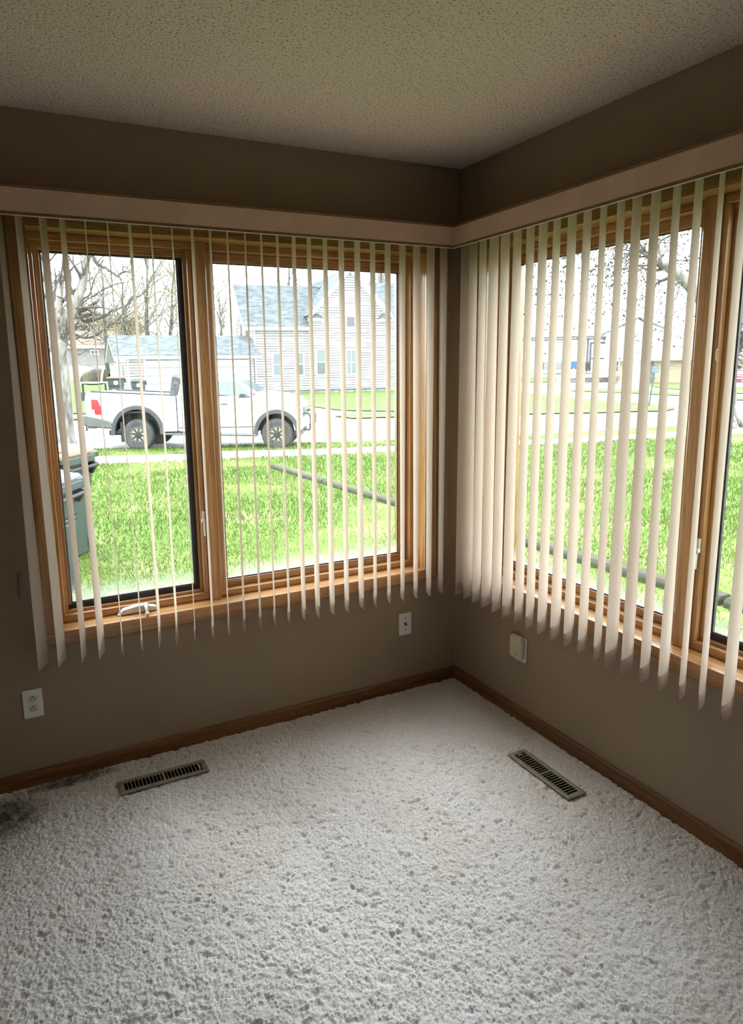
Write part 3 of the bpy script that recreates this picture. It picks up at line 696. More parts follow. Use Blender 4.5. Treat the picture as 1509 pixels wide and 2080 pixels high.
# ------------------------------------------------------------------ pickup truck
M['truck_white'] = mat('truck_paint', (.80, .81, .82), .3, spec=.5, coat=.6)
M['flare'] = mat('flare_plastic', (.045, .048, .055), .55, var=.1)
M['bedcap'] = mat('bed_cap', (.032, .037, .05), .7, var=.1)
M['carglass'] = mat('car_glass', (.07, .095, .105), .05, spec=.8)
M['chrome'] = mat('chrome', (.15, .155, .16), .25, metal=1)
M['tire'] = mat('tire_rubber', (.045, .046, .05), .8, var=.2, vscale=30)
M['bronze'] = mat('bronze_alloy', (.50, .38, .20), .35, metal=.7)
M['wheel_dark'] = mat('wheel_dark', (.02, .02, .022), .5)
M['red_lens'] = mat('red_lens', (.30, .004, .010), .15, spec=.6)
M['clear_lens'] = mat('clear_lens', (.30, .30, .30), .15)
M['amber_lens'] = mat('amber_lens', (.75, .33, .10), .2)
def truck():
    O = ground(283, 914.8)
    T = empty('pickup_truck', O, math.radians(-28.98))
    tag(T, 'white pickup truck with bronze wheels and dark fender flares parked at the curb', 'truck')
    Wd = 1.93
    def arch(cx, cz, r, n, a0, a1):
        return [(cx+r*math.cos(a0+(a1-a0)*k/n), cz+r*math.sin(a0+(a1-a0)*k/n)) for k in range(n+1)]
    RC, FC = (0.0, .47), (3.70, .42)
    rearA = [(x, z) for x, z in arch(RC[0], RC[1], .64, 14, PI*.98, PI*.02)]
    frontA = [(x, z) for x, z in arch(FC[0], FC[1], .53, 14, PI*.98, PI*.02)]
    # bed
    def shell(poly, y0, y1, name, mt, bevel=.03):
        b = MB(); b.prism(poly, 1, y0, y1); return b.build(name, mt, T, bevel=bevel, segs=3)
    bed = [(-1.33, 1.575), (-1.385, 1.30), (-1.36, .93), (-.95, .78), (-.70, .60)]+rearA+[(.66, .48), (1.06, .49), (1.055, 1.43)]
    shell(bed, 0, .10, 'bed_side', M['truck_white']); shell(bed, Wd-.10, Wd, 'bed_side', M['truck_white'])
    b = MB(); b.box((-1.36, .10, .95), (-1.28, Wd-.10, 1.55)); b.build('tailgate', M['truck_white'], T, bevel=.03)
    b = MB(); b.box((-1.28, .1, .98), (1.06, Wd-.1, 1.03)); b.box((1.0, .1, .5), (1.06, Wd-.1, 1.42)); b.build('bed_floor', M['flare'], T)
    for y in (-.005, Wd-.11):
        b = MB(); b.hexa([(-1.20, y, 1.545), (1.06, y, 1.415), (1.06, y+.12, 1.415), (-1.20, y+.12, 1.545), (-1.20, y, 1.585), (1.06, y, 1.447), (1.06, y+.12, 1.447), (-1.20, y+.12, 1.585)])
        b.build('bed_cap', M['bedcap'], T, bevel=.01)
    # cab lower body
    cab = [(1.075, 1.43), (1.075, .50), (1.3, .46), (3.15, .42)]+[(3.17, .55)]+frontA[1:-1]+[(4.23, .46), (4.36, .52), (4.385, 1.02), (4.36, 1.17), (4.25, 1.27), (4.05, 1.355), (3.60, 1.43), (3.27, 1.47), (3.16, 1.42), (2.4, 1.385)]
    shell(cab, .02, Wd-.02, 'cab_body', M['truck_white'], .035)
    # greenhouse, tapering inwards
    def ghouse(poly_b, inset):
        pass
    gb = [(1.09, 1.41), (1.20, 1.80), (1.36, 1.865), (2.45, 1.85), (2.68, 1.80), (3.24, 1.44)]
    b = MB(); ins = [.05, .17, .24, .24, .2, .06]
    vs = [(x, i, z) for (x, z), i in zip(gb, ins)]+[(x, Wd-i, z) for (x, z), i in zip(gb, ins)]
    n = len(gb); b.add(vs, [tuple(range(n)), tuple(range(n, 2*n))]+[(k, (k+1) % n, n+(k+1) % n, n+k) for k in range(n)])
    b.build('cab_roof', M['truck_white'], T, bevel=.02)
    def yy(z): return .05+(z-1.41)/(1.80-1.41)*.12
    for name, pl in (('rear_side_glass', [(1.40, 1.43), (1.46, 1.775), (1.92, 1.79), (1.92, 1.42)]), ('door_glass', [(2.02, 1.42), (2.02, 1.79), (2.50, 1.785), (2.63, 1.765), (3.06, 1.43), (3.0, 1.41)])):
        for sgn in (0, 1):
            pts = [(x, (yy(z)-.008) if not sgn else Wd-yy(z)+.008, z) for x, z in pl]
            b = MB(); b.prism3(pts, (0, .012 if not sgn else -.012, 0)); b.build(name, M['carglass'], T)
    b = MB(); b.hexa([(2.735, .24, 1.775), (3.20, .14, 1.475), (3.20, Wd-.14, 1.475), (2.735, Wd-.24, 1.775), (2.745, .24, 1.785), (3.21, .14, 1.485), (3.21, Wd-.14, 1.485), (2.745, Wd-.24, 1.785)])
    b.build('windshield', M['carglass'], T)
    b = MB(); b.hexa([(1.10, .25, 1.47), (1.17, .3, 1.76), (1.17, Wd-.3, 1.76), (1.10, Wd-.25, 1.47), (1.085, .25, 1.475), (1.155, .3, 1.765), (1.155, Wd-.3, 1.765), (1.085, Wd-.25, 1.475)])
    b.build('rear_glass', M['carglass'], T)
    # seams, handle, mirror, trim
    b = MB()
    for x in (1.97, 3.13): b.box((x-.004, .014, .52), (x+.004, .03, 1.39))
    b.box((1.062, .012, .5), (1.07, .05, 1.42)); b.build('door_seam', M['bedcap'], T)
    for x in (2.33,): MB().box((x-.09, .0, 1.165), (x+.09, .03, 1.20)).build('door_handle', M['flare'], T, bevel=.008)
    b = MB(); b.hexa([(2.74, -.20, 1.34), (2.95, -.17, 1.34), (2.98, -.03, 1.36), (2.78, -.03, 1.36), (2.80, -.20, 1.46), (2.92, -.17, 1.45), (2.95, -.03, 1.43), (2.84, -.03, 1.43)])
    b.box((2.86, -.05, 1.35), (3.02, .05, 1.39)); b.build('side_mirror', M['flare'], T, bevel=.015)
    MB().box((1.10, .008, .565), (3.12, .03, .60)).build('lower_molding', M['chrome'], T, bevel=.004)
    b = MB(); b.hexa([(.72, -.06, .395), (3.18, -.06, .335), (3.18, .10, .335), (.72, .10, .395), (.72, -.06, .45), (3.18, -.06, .39), (3.18, .10, .39), (.72, .10, .45)])
    b.build('running_board', M['chrome'], T, bevel=.015)
    MB().box((.70, .05, .44), (3.16, .5, .52)).build('rocker', M['wheel_dark'], T)
    # wheel wells, flares, wheels
    for cx, cz, R in ((RC[0], RC[1], .635), (FC[0], FC[1], .525)):
        b = MB(); pr = arch(cx, cz, R+.012, 16, PI*.97, PI*.03); pr = pr+[(x_, z_) for x_, z_ in arch(cx, cz, R-.02, 16, PI*.03, PI*.97)]
        b.prism(pr, 1, .06, Wd-.06); b.box((cx-R, .55, cz-.1), (cx+R, Wd-.55, cz+R*.8)); b.build('wheel_well', M['wheel_dark'], T)
        for y in (-.045, Wd-.03):
            b = MB(); pr = arch(cx, cz, R+.085, 20, PI*1.03, -PI*.03)+arch(cx, cz, R-.03, 20, -PI*.03, PI*1.03)
            b.prism(pr, 1, y, y+.075); b.build('fender_flare', M['flare'], T, bevel=.015)
    for cx, cz in ((0, .41), (3.70, .375)):
        for side in (0, 1):
            yo = -.01 if side == 0 else Wd+.01; s = 1 if side == 0 else -1
            R = .41
            b = MB(); b.lathe([(.24, .0), (.33, -.012), (.385, .0), (R, .04), (R, .24), (.38, .28), (.24, .28)], 40, 1)
            b.v = [(v[0]+cx, yo+s*v[1], v[2]+cz) for v in b.v]
            t_ = b.build('tire', M['tire'], T, smooth=False)
            b = MB()
            for k in range(40):
                a = 2*PI*k/40; ca, sa = math.cos(a), math.sin(a)
                for y0 in (.05, .16):
                    b.box((-.018, y0, R-.01), (.018, y0+.09, R+.012)); 
                    for q in range(8):
                        x, y, z = b.v[-8+q]; b.v[-8+q] = (cx+x*ca+z*sa, yo+s*y, cz-x*sa+z*ca)
            b.build('tread', M['tire'], t_)
            b = MB(); b.lathe([(.235, .06), (.235, .065), (.2, .07), (.02, .07)], 32, 1); b.v = [(v[0]+cx, yo+s*v[1], v[2]+cz) for v in b.v]
            b.build('wheel_disc', M['wheel_dark'], T)
            b = MB(); b.lathe([(.225, .015), (.245, .0), (.25, .03), (.225, .05)], 32, 1)
            for k in range(8):
                a = 2*PI*k/8+.2
                for da in (-.26, .26):
                    p0 = (.085*math.cos(a), .012, .085*math.sin(a)); p1 = (.15*math.cos(a+da*.25), .008, .15*math.sin(a+da*.25)); p2 = (.232*math.cos(a+da), .014, .232*math.sin(a+da))
                    b.tube([p0, p1, p2], [.016, .013, .014], 6)
            b.v = [(v[0]+cx, yo+s*v[1], v[2]+cz) for v in b.v]; b.build('rim', M['bronze'], T)
            b = MB(); b.lathe([(.02, -.03), (.075, -.025), (.092, .0), (.092, .05)], 24, 1); b.v = [(v[0]+cx, yo+s*v[1], v[2]+cz) for v in b.v]
            b.build('hub_cap', M['wheel_dark'], T)
    # tail: lamp, bumper, hitch, exhaust
    b = MB(); b.prism([(-1.20, 1.365), (-1.02, 1.35), (-.95, 1.17), (-.925, .95), (-1.12, .965), (-1.13, 1.09), (-1.20, 1.10)], 1, -.012, .05); b.box((-1.372, .03, .98), (-1.34, .16, 1.34))
    tl = b.build('tail_lamp', M['red_lens'], T, bevel=.01)
    b = MB(); b.prism([(-1.19, 1.085), (-1.14, 1.08), (-1.13, .985), (-1.18, 1.0)], 1, -.010, .05); b.build('reverse_lens', M['clear_lens'], tl, bevel=.006)
    b = MB(); b.prism([(-1.50, .94), (-1.36, .96), (-1.1, .90), (-.70, .80), (-.66, .575), (-1.30, .63), (-1.48, .70)], 1, -.035, .30); b.box((-1.50, .25, .68), (-1.38, Wd-.25, .93)); b.prism([(-1.50, .94), (-1.36, .96), (-1.1, .90), (-.70, .80), (-.66, .575), (-1.30, .63), (-1.48, .70)], 1, Wd-.30, Wd+.035)
    b.build('rear_bumper', M['chrome'], T, bevel=.03, segs=3)
    MB().box((-1.49, .1, .955), (-1.36, Wd-.1, .985)).build('bumper_step', M['flare'], T)
    b = MB(); b.tube([(-1.40, .75, .56), (-1.70, .75, .56)], .02, 8); b.tube([(-1.70, .75, .49), (-1.70, .75, .60)], .018, 8); b.sphere((-1.70, .75, .625), .035); b.box((-1.73, .72, .48), (-1.67, .78, .51))
    b.build('hitch_ball', M['wheel_dark'], T)
    b = MB(); b.lathe([(.055, 0), (.068, 0), (.068, .30), (.05, .32)], 20, 0, (-.80, .12, .47)); b.tube([(-.55, .12, .47), (-.2, .3, .5)], .03, 8)
    b.build('exhaust_tip', M['wheel_dark'], T)
    b = MB(); b.box((-.50, .08, .22), (-.42, .32, .75)); b.build('mud_flap', M['wheel_dark'], T)
    # front: headlamp, grille, bumper, guard
    b = MB(); b.prism([(4.14, .98), (4.37, 1.08), (4.40, .93), (4.30, .86)], 1, .0, .22); hl = b.build('headlamp', M['clear_lens'], T, bevel=.01)
    b = MB(); b.prism([(4.135, .93), (4.20, .98), (4.24, .98), (4.18, .90)], 1, -.006, .02); b.build('turn_signal', M['amber_lens'], hl)
    MB().box((4.37, .24, .72), (4.41, Wd-.24, 1.08)).build('grille', M['chrome'], T, bevel=.01)
    b = MB(); b.prism([(4.10, .80), (4.43, .82), (4.47, .62), (4.30, .44), (4.16, .46)], 1, -.005, Wd+.005); b.build('front_bumper', M['truck_white'], T, bevel=.03)
    b = MB(); b.box((4.05, .1, .33), (4.32, Wd-.1, .44)); b.build('skid_plate', M['wheel_dark'], T)
    b = MB()
    for y in (.18, .30, Wd-.30, Wd-.18):
        b.tube([(4.40, y, .50), (4.53, y, .46), (4.58, y, .60), (4.58, y, .78), (4.53, y, .90), (4.40, y, .92)], .028, 8)
    b.tube([(4.58, .18, .68), (4.58, Wd-.18, .68)], .024, 8); b.build('grille_guard', M['flare'], T)
    return T, O
TR_, TO_ = truck()
# shiny panel leaning in the truck bed
b = MB(); b.hexa([(.76, .45, 1.40), (.99, .45, 1.37), (.99, .51, 1.37), (.76, .51, 1.40), (.86, .45, 1.93), (1.09, .45, 1.89), (1.09, .51, 1.89), (.86, .51, 1.93)])
E_ = empty('metal_canister', TO_, math.radians(-28.98)); tag(E_, 'dented silver canister with a handle standing in the truck bed behind the cab', 'canister')
b.build('body', mat('dented_steel', (.060, .060, .066), .35, metal=.0, var=.5, vscale=9, bump=.8, bscale=12), E_, bevel=.02)
b = MB(); b.tube([(.94, .48, 1.90), (.93, .48, 1.97), (1.0, .48, 1.97), (1.02, .48, 1.90)], .012, 6); b.build('handle', M['flare'], E_)
b = MB(); b.box((.74, .40, 1.03), (1.0, .56, 1.39)); b.build('stand', M['flare'], E_)

# ------------------------------------------------------------------ wheelie bins
M['bin_green'] = mat('bin_green', (.030, .045, .040), .5, var=.08, vscale=4)
M['bin_blue'] = mat('bin_bluegrey', (.034, .045, .055), .5, var=.08, vscale=4)
M['bin_orange'] = mat('bin_lid_orange', (.40, .085, .035), .45, var=.06)
M['bin_lidgrey'] = mat('bin_lid_grey', (.085, .088, .10), .45, var=.06)
def wheelie(loc, rz, sc, body, lid, label, group=None, sticker=False, simple=False):
    E = empty('wheeled_bin', loc, rz); E.scale = (sc, sc, sc); tag(E, label, 'bin', group)
    def rect(hx, hy, z, cx=0): return [(cx-hx, -hy, z), (cx+hx, -hy, z), (cx+hx, hy, z), (cx-hx, hy, z)]
    b = MB()
    prof = [(.265, .24, .02), (.295, .27, .62), (.297, .272, .66), (.312, .285, .67), (.325, .30, .93)]
    for i in range(len(prof)-1):
        p, q = prof[i], prof[i+1]; b.hexa(rect(p[0], p[1], p[2])+rect(q[0], q[1], q[2]))
    b.build('bin_body', body, E, bevel=.025, segs=2)
    b = MB(); b.hexa(rect(.365, .335, .93, .01)+rect(.37, .34, .985, .01)); b.hexa([(.34, -.26, .90), (.385, -.25, .90), (.385, .25, .90), (.34, .26, .90), (.34, -.26, .97), (.385, -.25, .97), (.385, .25, .97), (.34, .26, .97)])
    b.build('rim', body, E, bevel=.01)
    b = MB()
    for s in (-.24, .24): b.hexa([(.32, s-.02, .80), (.35, s-.02, .78), (.35, s+.02, .78), (.32, s+.02, .80), (.32, s-.02, .93), (.41, s-.02, .88), (.41, s+.02, .88), (.32, s+.02, .93)])
    b.tube([(.405, -.25, .865), (.405, .25, .865)], .016, 8); b.build('handle', M['black_rubber'], E)
    b = MB(); b.hexa(rect(.36, .33, .985)+rect(.33, .30, 1.02)); b.hexa(rect(.30, .27, 1.02, .0)+rect(.20, .20, 1.065, .03))
    b.hexa([(.28, -.2, .985), (.385, -.2, .985), (.385, .2, .985), (.28, .2, .985), (.27, -.2, 1.05), (.36, -.2, 1.03), (.36, .2, 1.03), (.27, .2, 1.05)])
    b.hexa(rect(.05, .05, 1.06, -.12)+rect(.04, .04, 1.085, -.12))
    b.build('lid', lid, E, bevel=.015, segs=2)
    for s in (-.26, .26):
        b = MB(); b.lathe([(.13, -.03), (.14, -.02), (.14, .02), (.13, .03)], 20, 1, (.15, s*.85, .13)); b.build('wheel', M['black_rubber'], E)
    if sticker:
        b = MB(); b.lathe([(.085, -.302), (.085, -.296)], 20, 1, (0, 0, .80)); b.build('sticker', M['white_plastic'], E)
    return E
g1 = ground(184.7, 1147); rz0 = YAW-PI/2
wheelie(g1-RH*.52+FH*.26, rz0-.15, 1.17, M['bin_green'], M['bin_orange'], 'tall dark green wheeled bin with an orange lid outside the left window', 'bins outside the left window')
g2 = ground(157, 1236)
wheelie(g2-RH*.48+FH*.25, rz0-.05, 1.09, M['bin_blue'], M['bin_lidgrey'], 'blue-grey wheeled bin with a grey lid, nearer than the orange-lidded one', 'bins outside the left window')
pt = at(236.5, 792, 45.0); pt.z = hgt(pt.x, pt.y)
HB = (at(236.5, 764, 45.0).z-pt.z)/1.06
wheelie(pt, rz0+.3, max(HB, .9), M['bin_green'], M['bin_orange'], 'distant green bin with an orange lid and white sticker by the garage', 'bins by the garage', True)
pt = at(281.5, 792, 45.0); pt.z = hgt(pt.x, pt.y)
wheelie(pt, rz0+.3, max((at(281.5, 771, 45.0).z-pt.z)/1.06, .9), M['bin_green'], M['bin_green'], 'distant all dark green bin in front of the garage door', 'bins by the garage', True)

# ------------------------------------------------------------------ covered trailer
def trailer():
    D = 48.0
    base = at(196, 790, D); base.z = hgt(base.x, base.y)
    E = empty('covered_trailer', base, rz0+.1); tag(E, 'trailer carrying a load under a brown and olive tarp, behind the truck tail', 'trailer')
    s = (at(224, 775, D)-at(168, 775, D)).length
    zf = at(196, 777, D).z-base.z; zt = at(200, 750, D).z-base.z
    L2 = s/2
    b = MB(); n, k = 22, 14; vs = []; fs = []
    for i in range(n+1):
        u = i/n; x = -L2+s*u; hh = (zt-zf)*(.42+.6*math.sin(min(1, u*1.05)*PI*.72)**.8)*(1 if u < .93 else .8)
        for j in range(k+1):
            a = PI*j/k; w = .75*(math.sin(PI*min(max(u, .04), .97))**.35)
            nz = mnoise.noise(Vector((x*2.2, a*2, 1)))*.09
            vs.append((x, -w*math.cos(a), zf+.05+(hh+nz)*math.sin(a)**.6))
    for i in range(n):
        for j in range(k): a = i*(k+1)+j; fs.append((a, a+1, a+k+2, a+k+1))
    b.add(vs, fs); b.build('tarp', mat('tarp_camouflage', (.075, .066, .034), .8, var=0, vscale=1.3, col2=(.024, .019, .017)), E, smooth=True)
    b = MB()
    for y in (-.7, .7): b.box((-L2-.1, y-.05, zf-.04), (L2+.1, y+.05, zf+.06))
    for x in (-L2, 0, L2): b.box((x-.05, -.7, zf-.04), (x+.05, .7, zf+.05))
    b.build('trailer_frame', M['white_plastic'], E)
    for x in (-L2+.12, L2-.02):
        for y in (-.82, .82):
            b = MB(); b.lathe([(.1, -.09), (.28, -.09), (.31, -.05), (.31, .05), (.28, .09), (.1, .09)], 24, 1, (x, y, .31)); b.build('wheel', M['tire'], E)
    b = MB(); b.tube([(-L2+.2, -.6, .4), (-.3, -.6, .28), (.3, -.6, .28), (L2-.2, -.6, .4)], .05, 8); b.tube([(-L2+.2, -.6, zf-.05), (-.3, -.6, zf-.12), (.3, -.6, zf-.12), (L2-.2, -.6, zf-.05)], .045, 8)
    for x in (-L2+.2, L2-.2): b.tube([(x, -.6, .25), (x, -.6, zf)], .07, 8)
    b.build('axle_frame', M['wheel_dark'], E)
    b = MB(); b.tube([(-L2-.12, -.7, zf-.2), (-L2-.14, -.7, zt+.1)], .05, 8); b.build('guide_post', M['white_plastic'], E)
    b = MB(); b.tube([(.55, -.78, zf), (.60, -.72, zf+.45), (.62, -.3, zt-.02), (.62, .4, zt)], .07, 6); b.build('strap', M['white_plastic'], E)
    b = MB(); b.tube([(-.55, .1, zt+.28), (.1, .1, zt+.12), (.35, .1, zt-.12)], [.02, .035, .04], 6); b.build('pole', M['wheel_dark'], E)
trailer()

# ------------------------------------------------------------------ houses
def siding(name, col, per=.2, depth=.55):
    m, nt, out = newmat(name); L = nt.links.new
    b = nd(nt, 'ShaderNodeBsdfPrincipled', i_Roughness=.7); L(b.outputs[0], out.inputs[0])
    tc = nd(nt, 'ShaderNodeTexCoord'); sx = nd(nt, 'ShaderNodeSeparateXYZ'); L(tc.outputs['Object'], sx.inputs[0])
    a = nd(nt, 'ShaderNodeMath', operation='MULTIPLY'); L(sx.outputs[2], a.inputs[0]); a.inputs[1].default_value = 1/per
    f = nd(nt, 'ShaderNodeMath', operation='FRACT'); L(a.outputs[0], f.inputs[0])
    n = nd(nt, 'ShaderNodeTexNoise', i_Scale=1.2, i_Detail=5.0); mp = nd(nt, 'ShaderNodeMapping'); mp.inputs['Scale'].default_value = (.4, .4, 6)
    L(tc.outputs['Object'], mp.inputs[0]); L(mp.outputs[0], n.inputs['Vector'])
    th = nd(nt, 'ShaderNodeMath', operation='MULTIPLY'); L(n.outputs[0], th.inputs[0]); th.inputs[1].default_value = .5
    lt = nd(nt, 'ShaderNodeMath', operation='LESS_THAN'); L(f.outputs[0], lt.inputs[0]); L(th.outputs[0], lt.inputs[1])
    mx = nd(nt, 'ShaderNodeMix', data_type='RGBA'); L(lt.outputs[0], mx.inputs[0]); mx.inputs[6].default_value = c4(col); mx.inputs[7].default_value = c4([x*depth for x in col])  # shadow and grime at each board gap, painted into the colour
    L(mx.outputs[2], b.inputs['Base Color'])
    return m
def shingle(name, a, b_, sc=1.0):
    m, nt, out = newmat(name); L = nt.links.new
    b = nd(nt, 'ShaderNodeBsdfPrincipled', i_Roughness=.9); b.inputs['Specular IOR Level'].default_value = .2; L(b.outputs[0], out.inputs[0])
    tc = nd(nt, 'ShaderNodeTexCoord'); mp = nd(nt, 'ShaderNodeMapping'); mp.inputs['Scale'].default_value = (1.6*sc, 1.6*sc, 7*sc); L(tc.outputs['Object'], mp.inputs[0])
    n = nd(nt, 'ShaderNodeTexNoise', i_Scale=1.0, i_Detail=4.0, i_Roughness=.65); L(mp.outputs[0], n.inputs['Vector'])
    r = nd(nt, 'ShaderNodeValToRGB'); L(n.outputs[0], r.inputs[0])
    r.color_ramp.elements[0].position = .4; r.color_ramp.elements[0].color = c4(a); r.color_ramp.elements[1].position = .6; r.color_ramp.elements[1].color = c4(b_)
    L(r.outputs[0], b.inputs['Base Color']); return m
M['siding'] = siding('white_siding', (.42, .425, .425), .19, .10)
M['siding_grey'] = siding('grey_siding', (.21, .20, .195), .25, .8)
M['trimw'] = mat('white_trim', (.82, .82, .82), .5, var=.02)
M['shingle'] = shingle('blue_grey_shingles', (.062, .074, .082), (.112, .130, .142))
M['shingle_brown'] = shingle('brown_shingles', (.11, .085, .07), (.17, .14, .115))
M['shingle_pale'] = shingle('pale_shingles', (.24, .25, .26), (.30, .305, .31))
M['pane_blue'] = mat('pane_blue', (.085, .115, .13), .1, spec=.6)
M['pane_dark'] = mat('pane_dark', (.05, .06, .068), .1, spec=.6)
M['pane_pale'] = mat('pane_pale', (.12, .15, .142), .2)
M['stone'] = mat('stone_footing', (.20, .19, .165), .9, var=.35, vscale=3)
M['brick'] = mat('tan_brick', (.33, .265, .19), .9, var=.12, vscale=5)
M['gutter'] = mat('gutter_grey', (.09, .095, .105), .6, var=.1)
M['garage_door'] = siding('garage_door_panels', (.60, .66, .64), .55, .3)
M['metal_white'] = mat('white_metal_wall', (.74, .75, .77), .5, var=.02)

class Frame:
    """a building's own axes: x along its front, y into it, z up; p() reads a photo pixel on a plane at depth y"""
    def __init__(s, name, px, py, D, rot, label, cat='house'):
        q = at(px, py, D); r = math.radians(rot)
        s.x = RH*math.cos(r)+FH*math.sin(r); s.y = FH*math.cos(r)-RH*math.sin(r); s.o = Vector((q.x, q.y, q.z))
        s.E = empty(name, s.o, math.atan2(s.x.y, s.x.x)); tag(s.E, label, cat)
    def p(s, px, py, depth=0):
        d = ray(px, py); t = (s.o+s.y*depth-CAM).dot(s.y)/d.dot(s.y); q = CAM+d*t-s.o
        return (q.dot(s.x), depth, q.z)
    def poly(s, pts, depth, thick, name, mt, parent=None, bevel=0):
        b = MB(); b.prism3([s.p(x, y, depth) for x, y in pts], (0, thick, 0)); return b.build(name, mt, parent or s.E, bevel=bevel)
    def rect(s, x0, y0, x1, y1, depth):
        a = s.p(x0, y0, depth); c = s.p(x1, y1, depth); return min(a[0], c[0]), max(a[0], c[0]), min(a[2], c[2]), max(a[2], c[2])
    def win(s, x0, y0, x1, y1, depth, up_=None, lo=None, sash=True, mull=0):
        a, b_, c, d = s.rect(x0, y0, x1, y1, depth)
        w = MB(); t = .10
        w.box((a-t, depth-.06, d), (b_+t, depth+.05, d+t)); w.box((a-t-.03, depth-.09, c-t), (b_+t+.03, depth+.05, c)); w.box((a-t, depth-.06, c), (a, depth+.05, d)); w.box((b_, depth-.06, c), (b_+t, depth+.05, d))
        zm = (c+d)/2
        if sash: w.box((a, depth-.05, zm-.03), (b_, depth+.05, zm+.03))
        for k in range(mull): xx = a+(b_-a)*(k+1)/(mull+1); w.box((xx-.03, depth-.05, c), (xx+.03, depth+.05, d))
        o = w.build('window_frame', M['trimw'], s.E)
        MB().box((a, depth-.025, zm), (b_, depth+.03, d)).build('pane', up_ or M['pane_blue'], o)
        MB().box((a, depth-.022, c), (b_, depth+.03, zm)).build('pane', lo or M['pane_blue'], o)
        return o
    def roof(s, quad, name, mt, thick=.18):
        """sloping slab from four local points"""
        q = [Vector(v) for v in quad]; n = (q[1]-q[0]).cross(q[3]-q[0]).normalized()
        if n.z < 0: n = -n
        b = MB(); b.prism3([v-n*thick for v in q], -n*.05); b.build('soffit', M['trimw'], s.E)
        b = MB(); b.prism3(q, -n*thick); return b.build(name, mt, s.E)

